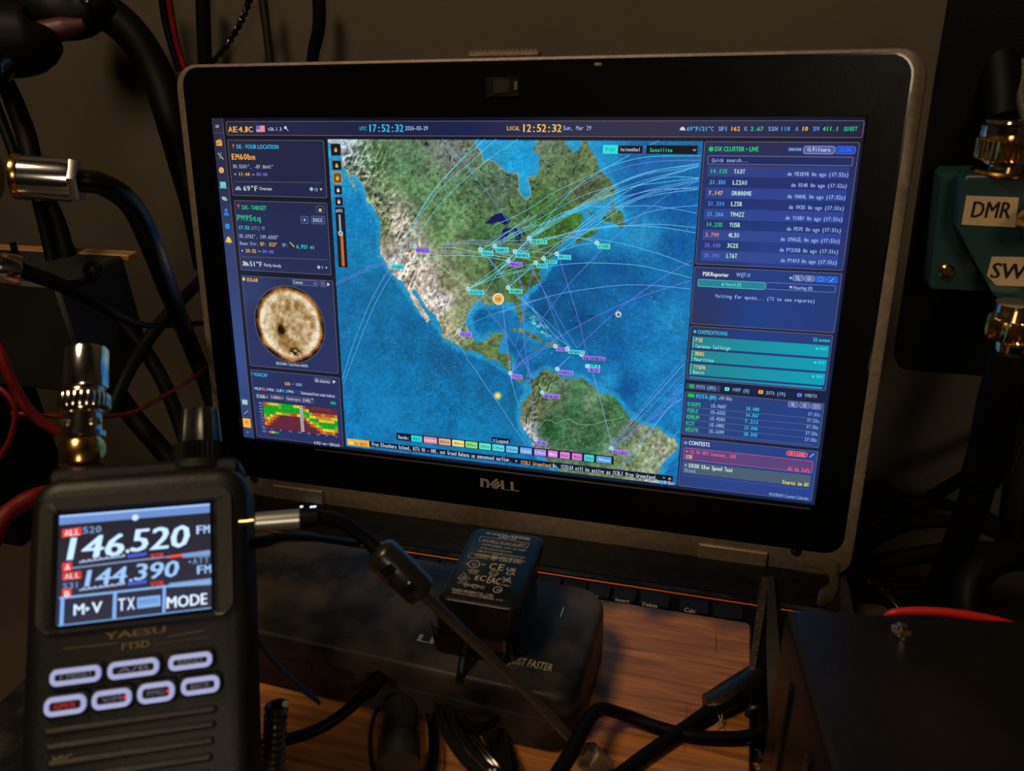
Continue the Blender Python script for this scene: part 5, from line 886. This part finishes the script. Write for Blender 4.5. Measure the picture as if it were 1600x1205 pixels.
for t, x, y, wp, hp, red in BT:
    c = RF.px(x, y); c2_ = RF.px(x + wp / 2, y)[0] - RF.px(x - wp / 2, y)[0]; h2_ = RF.px(x, y - hp / 2)[1] - RF.px(x, y + hp / 2)[1]
    bo = MB().plate(RF, c2_ + 1.6, h2_ + 1.6, h2_ * .45, [(-1, 0), (1.2, .1), (1.9, .6), (2.2, 1.4)], c[0], c[1], 6).build('button', cap_, rad)
    ro = rrect(c2_, h2_, h2_ * .42, 6) + c; ri = rrect(c2_ - 2.6, h2_ - 2.6, (h2_ - 2.6) * .35, 6) + c; nn = len(ro)
    MB().loft(RF, [np.column_stack([ro, np.full(nn, 2.15)]), np.column_stack([(ro - c) * .96 + c, np.full(nn, 2.7)]), np.column_stack([ri, np.full(nn, 2.6)]), np.column_stack([ri, np.full(nn, 2.2)])], False, False).build('glow_ring', glow, bo, label='white backlit outline')
    BF = Flat(RF, 2.35); BF.rectL(c[0] - c2_ / 2 + 1.2, c[1] - h2_ / 2 + 1.2, c[0] + c2_ / 2 - 1.2, c[1] + h2_ / 2 - 1.2, (14, 10, 11) if not red else (34, 8, 10), .1, .5)
    tw2 = c2_ - 4.2; BF.textL(t, c[0] - tw2 / 2 + .5, c[1] - .7, tw2 - 1, 1.4, (190, 35, 40) if red else (96, 92, 104), .12, False, False)
    if t in ('V/M', 'PMG'): BF.poly(np.array([c[0] + tw2 / 2 + .35, c[1]]) + .45 * np.array([(math.cos(k), math.sin(k)) for k in np.linspace(0, 5.6, 9)]), (225, 50, 50), .14)
    BF.build('button_legend', attr_mat('legend_light', True, 1.0) if 'lgd' not in MATS else MATS['lgd'], bo)
for k, (y0, h) in enumerate(((1128, 5), (1152, 6), (1178, 6), (1204, 6), (1232, 6))):
    a = RF.px(195, y0); MB().plate(RF, 44 - k, 2.2, 1, [(-.6, 0), (.5, .15), (1.1, .9)], a[0] + 2, a[1], 4).build('grille_rib', mat('rib_brown', (38, 34, 29), .38, bump=.2), rad)
def rlathe(px, py0, h, prof, name, m, n=40, par=rad, rib=0, ribh=0, ribz=(0, 0), **k):
    x = RF.px(px, py0, h)
    return MB().lathe(Frame(RF.w((x[0], 0, h)), RF.X, -RF.Z), prof, n, rib, ribh, ribz).build(name, m, par, **k)
def ry(px, py, h): return RF.px(px, py, h)[1]
hk = -15
y1_ = ry(315, 722, hk); y2_ = ry(315, 693, hk); y3_ = ry(315, 640, hk)
rlathe(313, 705, hk, [(10.5, y1_ - 3), (10.5, y1_ - .5)] , 'knob_base', rbm)
rlathe(313, 705, hk, [(8.6, y1_ - 1), (8.7, y1_), (8.4, y2_ - .6), (7.0, y2_)], 'lower_knob', rubber, 72, rib=1, ribh=.45, ribz=(-99, 99))
rlathe(313, 665, hk, [(6.6, y2_ - .5), (6.4, y2_ + 1), (5.6, y3_ - .6), (5.0, y3_)], 'upper_knob', mat('knob_black', (22, 22, 22), .3, bump=.1), 24, rib=1, ribh=.7, ribz=(-99, 99))
yb = ry(131, 727, hk); scl = (ry(133, 545, hk) - yb) / 182.0
Y = lambda py: yb + (727 - py) * scl
bnc = thing('coax_adapter', 'shiny metal coax adapter screwed upright onto the handheld radio', 'connector', RF.w((RF.px(131, 727, hk)[0], yb, hk)))
bx_ = RF.px(131, 640, hk)[0]; bxu = RF.px(137, 580, hk)[0]
def bl(prof, name, m, n=40, rib=0, ribh=0, ribz=(0, 0), x=bx_): return MB().lathe(Frame(RF.w((x, 0, hk)), RF.X, -RF.Z), prof, n, rib, ribh, ribz).build(name, m, bnc)
bl([(6.2, Y(728)), (6.5, Y(726)), (6.5, Y(695)), (6.0, Y(691)), (5.2, Y(690))], 'base_ring', brass)
bl([(5.3, Y(691)), (5.3, Y(686)), (6.4, Y(685)), (6.4, Y(677)), (5.2, Y(676)), (5.2, Y(650)), (5.9, Y(648)), (5.9, Y(640))], 'bayonet_body', nickel)
bl([(6.9, Y(644)), (7.6, Y(641)), (7.6, Y(622)), (7.0, Y(619)), (6.0, Y(617))], 'knurled_ring', nickel, 60, 1, .55, (Y(643), Y(620)))
bl([(5.4, Y(618)), (6.2, Y(614)), (6.2, Y(608)), (5.8, Y(607))], 'collar', nickel)
bl([(6.3, Y(609)), (6.5, Y(606)), (6.5, Y(552)), (6.1, Y(546)), (4.8, Y(545))], 'barrel', chrome, 40, x=(bx_ + bxu) / 2)
for s_ in (-1, 1): MB().lathe(Frame(RF.w((bx_ + s_ * 4.6, Y(665), hk + 3.4)), RF.X, RF.Y), [(1.3, -1), (1.3, 1.2), (.9, 1.6)], 12).build('bayonet_lug', nickel, bnc)
# the cradle below the frame that holds the radio up on the desk
CF = RF.w((.8, -74, -17)); MB().box(Frame((CF[0] - 6, CF[1] + 6, 0), (.87, .49, 0), (-.49, .87, 0)), (0, 0, 38), (46, 30, 60), 2).build('foot_stand', plastic, rad)
# ribbed cord and strap hanging beside the radio
hx = []
for k in range(150): t = k / 149; c = at(432 - 8 * t, 1100 + 140 * t, 262) ; a = t * 13 * 2 * math.pi; hx.append(c + 3.0 * (math.cos(a) * RW[0] + math.sin(a) * RW[2]))
tag(MB().tube(hx, 1.15, 7, 1, smooth=False).build('coiled_cord', mat('cord_highlights', (70, 62, 50), .25, rgb2=(30, 27, 24), vscale=200)), 'short coiled cord with pale highlights in its colour, hanging right of the handheld radio', 'cord')  # beige in the colour stands for highlights on a black cord
cable('wrist_strap', 'flat dark strap slanting down from behind the handheld radio', [(394, 960, 262), (402, 1000, 268), (432, 1040, 276), (465, 1070, 282), (498, 1097, 288)], [2.2, 3.4, 3.2, 2.8, 2.0], mat('strap_cloth', (46, 42, 40), .6, bump=.5), cat='strap', n=8, flat=.35)
# ------------------------------------------------------------------ left side
scr_ = at(-30, 272, 305); sc1 = at(127, 283, 315); d = np.linalg.norm(sc1 - scr_)
plg = thing('large_coax_plug', 'large chrome coax plug at the left edge, lying level, with a thick black cable', 'connector', (scr_ + sc1) / 2)
PFm = fr_axis(scr_, sc1 - scr_)
MB().lathe(PFm, [(8.4, 14), (8.7, d - 6), (8.5, d - 3.4)], 48).build('barrel', chrome, plg)
MB().lathe(PFm, [(8.9, d - 3.6), (9.1, d - 3), (8.7, d), (4, d + .2)], 6).build('hex_end', chrome, plg)
MB().lathe(PFm, [(8.9, d - 24), (9.0, d - 23.8), (9.0, d - 21.4), (8.9, d - 21.2)], 40).build('gold_band', brass, plg, label='brass-coloured band')
MB().lathe(PFm, [(9.6, -10), (10.2, -9), (10.2, d - 31), (9.4, d - 30)], 64, 1, .5, (-99, 99)).build('knurled_sleeve', nickel, plg)
MB().tube([sc1 - (sc1 - scr_) * .03, at(160, 288, 320), at(205, 320, 335), at(238, 385, 360), at(262, 450, 410), at(286, 510, 465), at(312, 575, 520), at(345, 650, 550)], [4.6, 4.7, 4.9, 5.2, 5.2, 5.2, 5.2, 5.2], 20).build('thick_cable', mat('coax_black', (9, 9, 11), .3, bump=.05, spec=.3), plg)
b0 = at(-25, 414, 305); b1 = at(34, 423, 312); d = np.linalg.norm(b1 - b0); BF_ = fr_axis(b0, b1 - b0)
sm = thing('small_coax_plug', 'small knurled metal coax plug at the left edge below the large chrome one', 'connector', b0)
MB().lathe(BF_, [(5.2, 0), (5.4, d - 9), (6.4, d - 8.6), (6.8, d - 7.8), (6.8, d - .6), (6.2, d), (3, d + .1)], 44, 1, .35, (d - 8, d - .5)).build('knurled_nut', nickel, sm)
MB().lathe(BF_, [(5.6, d - 16), (5.6, d - 9)], 6).build('hex', brass, sm)
MB().tube([b1, at(60, 432, 316), at(95, 446, 322), at(140, 468, 334), at(178, 490, 350), at(215, 505, 385), at(250, 509, 430), at(335, 504, 520)], [3.0, 3.2, 3.0, 2.6, 2.3, 1.6, 1.6, 1.6], 14).build('tapered_cable', rubber, sm)
cable('looped_cord', 'thin black cord curled into a small loop above the equipment shelf', [(20, 380, 320), (28, 405, 324), (50, 428, 332), (85, 440, 345), (125, 442, 352), (148, 435, 352), (155, 422, 352), (148, 412, 352), (137, 414, 350), (134, 424, 348), (140, 430, 346)], 1.35, cat='cord')
shf = thing('equipment_shelf', 'dark equipment box with a pale wooden top edge, left of the laptop', 'box', V3(-290, -40, -32))
MB().box(WORLD, (-302, -28, 124), (160, 52, 66), 2).build('case', mat('matt_black', (15, 15, 16), .6, rgb2=(20, 19, 18)), shf)
MB().box(WORLD, (-301, 2.5, 155.2), (162, 9, 3.6), .6).build('wooden_top', mat('pale_wood', (150, 112, 70), .5, rgb2=(130, 94, 58), vscale=80), shf, label='pale wooden top')
MB().box(WORLD, (-350, -30, 29), (60, 50, 129), 1).build('riser', plastic, shf)
for k, (pts, r, nm, lb) in enumerate((
    ([(95, -25, 500), (125, 5, 505), (170, 22, 510), (213, 62, 515), (248, 125, 520), (272, 200, 520), (290, 270, 522), (304, 330, 524), (320, 420, 528)], [12.5, 12.5, 12, 11.5, 11, 10.5, 9.5, 8, 7], 'conduit', 'thick black conduit arching from the top left behind the laptop'),
    ([(5, 120, 420), (22, 160, 420), (40, 210, 418), (52, 262, 415), (66, 320, 412)], [4.5, 5, 5.2, 5, 4.5], 'cable', 'black cable crossing behind the large chrome plug, right one of two'),
    ([(-15, 140, 430), (5, 195, 430), (25, 250, 430), (45, 310, 430)], [2.6, 2.8, 2.8, 2.8], 'cable', 'thin black cable crossing behind the large chrome plug, left one of two'),
    ([(52, 290, 440), (68, 350, 445), (84, 420, 450)], [3, 3.2, 3.4], 'cable', 'black cable dropping from the chrome plug to the shelf, left one'),
    ([(68, 300, 450), (92, 355, 452), (108, 420, 455)], [4.8, 4.8, 4.6], 'cable', 'black cable dropping from the chrome plug to the shelf, right one'),
    ([(92, 350, 462), (108, 385, 464), (134, 420, 466)], [2.5, 2.7, 2.7], 'cable', 'thin cable branching right above the shelf top'),
    ([(360, 395, 520), (322, 430, 505), (300, 452, 490), (262, 492, 470), (225, 540, 455), (196, 590, 440), (170, 650, 430)], [3.4, 3.4, 3.6, 3.8, 3.8, 3.6], 'cable', 'black cable running from the laptop edge down to the lower left'),
    ([(168, 480, 452), (200, 515, 455), (232, 556, 458), (262, 612, 460), (290, 690, 462)], [3.4, 3.8, 4.2, 4.2, 4.0], 'cable', 'black cable crossing under the first behind the radio'),
    ([(283, 500, 510), (308, 560, 512), (335, 640, 514)], [4.0, 5.0, 5], 'cable', 'black cable close against the lower left laptop edge'),
    ([(150, 560, 470), (200, 640, 470), (250, 700, 470), (300, 760, 470)], [5, 6, 6, 6], 'cable', 'dark cable low in the shadow behind the radio knobs'))):
    cable(nm, lb, pts, r, group=None if nm == 'conduit' else 'black cables left of the laptop')
cable('red_wire', 'thin red wire sagging between the laptop edge and the radio', [(345, 545, 520), (318, 578, 490), (285, 602, 420), (245, 625, 400), (212, 643, 385), (175, 650, 372), (140, 651, 360), (90, 650, 350), (18, 646, 345)], 1.15, redw, 'wire')
cable('red_wire', 'thicker red wire curving down at the far left edge', [(-12, 530, 330), (2, 555, 330), (20, 598, 334), (42, 636, 338), (66, 660, 342), (92, 675, 346)], 2.4, redw, 'wire')
cable('red_wire', 'narrow red wire bending in at the left edge beside the radio', [(-12, 600, 320), (12, 618, 320), (24, 645, 322), (14, 690, 324), (-12, 730, 326)], 1.2, redw, 'wire')
cable('red_wire', 'dull red wire low behind the left side of the radio', [(-14, 850, 262), (4, 812, 264), (28, 790, 268), (58, 775, 272), (90, 768, 280)], 3.0, redw, 'wire')
hs = thing('cable_clamp', 'bulky black clamp with hanging cables in the top left corner', 'clamp', at(20, 60, 400))
MB().tube([at(-40, 40, 400), at(10, 62, 402), at(55, 62, 404), at(62, 58, 405)], [20, 19, 16, 8], 20).build('clamp_body', plastic, hs)
MB().tube([at(35, -20, 430), at(60, 12, 430), at(95, 22, 428), at(130, 20, 430), at(160, -10, 430)], [10, 14, 14, 12, 10], 18).build('clamp_arm', plastic, hs)
MB().tube([at(-30, 95, 395), at(0, 88, 396), at(28, 84, 398)], [14, 12, 5], 16).build('clamp_jaw', gloss, hs)
MB().tube([at(62, 52, 412), at(100, 45, 414), at(132, 38, 416)], [6, 6, 3], 12).build('red_sleeve', mat('dull_red', (70, 24, 22), .5), hs)
a_ = at(131, -2, 415); MB().lathe(Frame(a_, RW[0], -RW[1]), [(2.8, -.5), (2.8, .5), (1.6, 1)], 18).build('chrome_stud', chrome, hs)
# cables hanging on the wall above the laptop
wc_ = thing('twin_wire', 'red and black twin wire hanging down the wall to the laptop corner', 'wire', wl(270, 60))
MB().tube([wl(252, -15), wl(258, 30), wl(268, 70), wl(281, 112)], 2.6, 12).build('black_core', rubber, wc_, label='black strand')
MB().tube([wl(262, -15, 126), wl(269, 30, 126), wl(277, 70, 126), wl(289, 108, 126)], 2.1, 12).build('red_core', redw, wc_, label='red strand')
cable('wall_cable', 'thick black cable hanging straight down the wall above the laptop left corner', [wl(316.5, -15), wl(318, 40), wl(320, 90), wl(322, 150)], 4.6)
tw_ = thing('twisted_cord', 'thin twisted black cord slanting across the wall to the laptop', 'cord', wl(350, 40))
for ph in (0, math.pi):
    pts = []
    for k in range(61):
        t = k / 60; c = wl(392 - 26 * t - 50 * t * t, -10 + 125 * t, 124); a = t * 6 * 2 * math.pi + ph; pts.append(c + V3(1.5 * math.cos(a), 1.2 * math.sin(a), .6 * math.sin(a)))
    MB().tube(pts, 1.25, 8, 1, smooth=False).build('strand', gloss, tw_)
cable('wall_cable', 'thin dark red and black cable on the wall, second from the right', [wl(409, -15), wl(413, 20), wl(418, 60), wl(423, 110)], [2.9, 2.9, 2.7, 2.7], mat('dark_red_rubber', (26, 13, 12), .5))
cable('wall_cable', 'rightmost black cable on the wall above the laptop, slightly bowed', [wl(497, -15), wl(499, 20), wl(497, 50), wl(490, 80), wl(485, 120)], [4.2, 4.2, 4.1, 3.9, 3.8])
# ------------------------------------------------------------------ right side
pan = thing('mounting_plate', 'large black plate with a rounded lower corner behind the teal switch box', 'panel', (230, 18, 105))
PP = Frame((0, 18, 0), (1, 0, 0), (0, 0, 1))
ol = [(1640, -40), (1487, -40), (1485, 0), (1466, 110), (1400, 548), (1399, 562), (1404, 573), (1413, 579), (1430, 581), (1535, 589), (1640, 594)]
op = np.array([PP.px(*p) for p in ol]); cc_ = op.mean(0)
MB().loft(PP, [np.column_stack([cc_ + (op - cc_) * k, np.full(len(op), z)]) for k, z in ((.99, -6), (1, -5), (1, -1), (.99, 0))]).build('plate', mat('plate_black', (5, 5, 8), .5, bump=.2, spec=.12), pan)
MB().box(WORLD, (330, 80, 200), (30, 120, 40), 1).build('wall_arm', plastic, pan)
sw = thing('coax_switch', 'dark teal coax switch box with cream labels DMR and SWR', 'switch box', (240, 5, 120))
teal_ = mat('teal_paint', (17, 50, 52), .45, bump=.25, bscale=1500, rgb2=(22, 58, 59), vscale=50)
TP_ = Frame((0, 0, 0), (1, 0, 0), (0, 0, 1))
def prism(fr, pts, z0, z1, ins=.985):
    P = np.array([fr.px(*p, z1) for p in pts]); c = P.mean(0); return MB().loft(fr, [np.column_stack([P, np.full(len(P), z0)]), np.column_stack([P, np.full(len(P), z1 - .6)]), np.column_stack([c + (P - c) * ins, np.full(len(P), z1)])])
prism(TP_, [(1640, 268), (1478, 270), (1470, 278), (1452, 446), (1455, 452), (1540, 456), (1640, 460)], -14, 0).build('flange', teal_, sw)
prism(TP_, [(1650, 275), (1512, 275), (1504, 283), (1494, 352), (1500, 366), (1552, 462), (1564, 474), (1650, 478)], -2, 11, .975).build('switch_body', teal_, sw)
lab = mat('label_tape', (196, 172, 132), .5); LF = TP_.sub(0, 0, 11)
for pts in ([(1592, 309), (1510, 306), (1502.5, 351), (1586, 355.5)], [(1660, 403), (1550, 401.5), (1542, 431), (1557, 446), (1660, 450)]):
    P = np.array([TP_.px(*p, 11.3) for p in pts]); MB().loft(TP_, [np.column_stack([P, np.full(len(P), 10.9)]), np.column_stack([P, np.full(len(P), 11.3)])]).build('label', lab, sw)
LT = Flat(Frame(TP_.w((0, 0, 11.4)), TP_.X, TP_.Y)); LT.text('DMR', 1516, 339.5, 1577.5, 25, (16, 14, 12), 0, False, True); LT.text('SWR', 1546, 434, 1622, 23.5, (16, 14, 12), 0, False, True); LT.build('label_print', INK, sw)
a = TP_.px(1478.5, 424, 0); s_ = MB().lathe(TP_.sub(a[0], a[1], 0), [(3.2, -.3), (3.2, .5), (2.4, 1.4), (1.2, 1.6)], 20).build('screw', brass, sw)
MB().box(TP_.sub(a[0], a[1], 1.5, .4), (0, 0, 0), (3.6, .6, .4), .1).box(TP_.sub(a[0], a[1], 1.5, .4), (0, 0, 0), (.6, 3.6, .4), .1).build('screw_recess', pit, s_)
def ncon(name, label, px, D, parts, updir=1):
    t = thing(name, label, 'connector', at(px, parts[0][1][0][1], D))
    for nm, prof, m, n, rib in parts:
        O = at(px, prof[0][1], D); Z0 = O[2]; pr = []
        for r_, py in prof: pr.append((r_ * D / FPX, at(px, py, D)[2] - Z0))
        if pr[-1][1] < pr[0][1]: pr = pr[::-1]
        MB().lathe(Frame(O, (1, 0, 0), (0, 1, 0)), pr, n, 1 if rib else 0, rib, (-99, 99)).build(nm, m, t)
    return t
n1c = ncon('upper_coax_connector', 'knurled metal coax connector standing on top of the teal box', 1568, 312, [
    ('flange_ring', [(46, 270), (47, 266), (44, 262)], brass, 40, 0), ('neck', [(24, 264), (24, 254), (34, 252), (34, 244)], nickel, 36, 0),
    ('knurled_nut', [(40, 248), (43, 244), (43, 214), (40, 211)], brass, 70, .5), ('hex_nut', [(38, 213), (39, 209), (38, 192), (30, 190)], nickel, 40, 0), ('ferrule', [(29, 192), (30, 186), (24, 181)], nickel, 14, 0)])
MB().tube([at(1568, 186, 312), at(1566, 130, 314), at(1560, 60, 320), at(1556, -30, 330)], [7.2, 7.4, 7.6, 7.6], 20).build('cable', rubber, n1c)
MB().tube([at(1606, 190, 300), at(1596, 150, 306), at(1600, 110, 310), at(1590, 40, 318), at(1588, -20, 322)], [2.0, 2.2, 2.2, 1.6, 1.4], 10).build('braid', mat('braid_grey', (70, 64, 56), .4, bump=.8, bscale=600), n1c)
n2c = ncon('lower_coax_connector', 'knurled metal coax connector hanging under the teal box with a thick black cable', 1579, 318, [
    ('neck', [(24, 488), (24, 470)], nickel, 36, 0), ('knurled_nut', [(34, 527), (37, 523), (37, 492), (34, 488)], brass, 70, .5), ('ferrule', [(24, 553), (25, 548), (27, 530), (27, 526)], nickel, 36, 0)])
MB().tube([at(1579, 550, 318), at(1573, 590, 322), at(1560, 640, 332), at(1548, 700, 345), at(1532, 748, 355)], [8.6, 8.8, 8.8, 8.8, 8.4], 20).build('cable_sleeve', rubber, n2c)
MB().tube([at(1538, 730, 352), at(1520, 790, 365), at(1494, 860, 380), at(1470, 920, 392), at(1448, 985, 402)], [6.8, 7, 7, 7, 7], 20).build('thick_cable', rubber, n2c)
a = at(1622, 350, 300); MB().lathe(Frame(a, (1, 0, 0), (0, 0, 1)), [(6, -6), (6.5, 0), (6.5, 8), (5, 10)], 30, 1, .4, (0, 9)).build('front_knob', brass, sw)
for pts, r, lb in (
    ([(1415, 262, 500), (1436, 226, 500), (1460, 196, 500), (1495, 168, 500)], [4.2] * 4, 'black cable running from behind the laptop lid to the black plate'),
    ([(1318, 800, 470), (1350, 789, 468), (1392, 783, 466), (1450, 784, 466), (1500, 794, 464), (1550, 812, 460), (1610, 850, 455)], [3.4] * 7, 'topmost black cable arching right of the laptop'),
    ([(1322, 880, 460), (1352, 848, 460), (1392, 820, 462), (1430, 795, 464), (1470, 768, 466), (1520, 738, 468), (1570, 706, 468), (1620, 672, 468)], [5, 5, 4.6, 4.2, 4, 3.8, 3.8, 3.8], 'black cable climbing steeply to the right edge past the thick cable'),
    ([(1330, 872, 450), (1370, 842, 450), (1420, 820, 450), (1475, 815, 448), (1530, 822, 446), (1580, 845, 444), (1620, 872, 442)], [3.8] * 7, 'second black arch of cable right of the laptop'),
    ([(1325, 898, 440), (1380, 880, 440), (1450, 866, 438), (1520, 860, 436), (1620, 868, 434)], [5.4] * 5, 'lowest wide black cable right of the laptop'),
    ([(1322, 900, 430), (1350, 910, 428), (1400, 914, 426), (1480, 913, 424)], [1.2] * 4, 'thin dark lead running level below the cable arches'),
    ([(1516, 1010, 330), (1512, 960, 332), (1516, 915, 336), (1545, 880, 340), (1590, 868, 344), (1650, 880, 348)], [6.2, 6.4, 6.6, 6.8, 7, 7], 'thick black cable bending over at the lower right edge'),
    ([(1618, 560, 400), (1606, 640, 400), (1596, 720, 400), (1586, 800, 400), (1578, 860, 400)], [7, 7, 7, 7, 7], 'black cable dropping down the right edge of the picture'),
    ([(1584, 600, 380), (1600, 640, 380), (1602, 680, 380), (1580, 740, 380)], [1, 1, 1, 1], 'fine lead curving at the right edge')):
    cable('cable', lb, pts, r, group='black cables right of the laptop')
us = thing('printed_usb_cable', 'black USB cable with small white lettering below the laptop right corner', 'cable', at(1370, 920, 440))
MB().tube([at(1322, 888, 452), at(1344, 898, 446), at(1368, 915, 436), at(1392, 938, 426), at(1420, 972, 416)], 3.3, 14).build('lead', gloss, us)
for t, p, q in (('USB', (1346, 902), (1361, 911)), ('HI-SPEED', (1366, 914), (1404, 950))):
    P0_ = at(*p, 437); P1_ = at(*q, 424); Xd = P1_ - P0_; Fr_ = Frame(P0_, Xd, -RW[1] * .8 - RW[2] * .0); f_ = Flat(Fr_); f_.textL(t, 0, -.8, np.linalg.norm(Xd) * .9, 1.7, (165, 155, 140), 0, True, True); f_.build('cable_lettering', INK, us)
cable('bright_red_wire', 'bright red wire lying along the rear edge of the black box', [(1381, 964, 292), (1395, 958, 291), (1425, 955.5, 290), (1470, 957, 288), (1510, 962, 286), (1560, 972, 284), (1625, 992, 282)], [.5, 1.5, 1.75, 1.8, 1.85, 1.85, 1.9], redb, 'wire')
tp = thing('clear_tape', 'crumpled strip of clear tape hanging from the laptop lower right corner', 'tape', at(1300, 910, 420))
tm = mat('clear_tape', (84, 72, 56), .2, bump=1.0, bscale=260, alpha=.38, coat=.5)
MB().tube([at(1304, 872, 412), at(1306, 885, 408), at(1302, 900, 404), at(1303, 915, 400), at(1290, 932, 396), at(1278, 946, 392)], [2.4, 1.6, 2.6, 2.2, 4.2, 1.0], 7, 3, flat=.45).build('strip', tm, tp)
MB().tube([at(1255, 884, 400), at(1280, 889, 402), at(1298, 900, 404)], [.5, .6, .4], 6).build('curled_edge', tm, tp)

for o in scene.objects:
    if o.name.startswith('red_wire'): o['group'] = 'red wires at the left'
    if o.name.startswith('wall_cable'): o['group'] = 'cables hanging on the wall above the laptop'
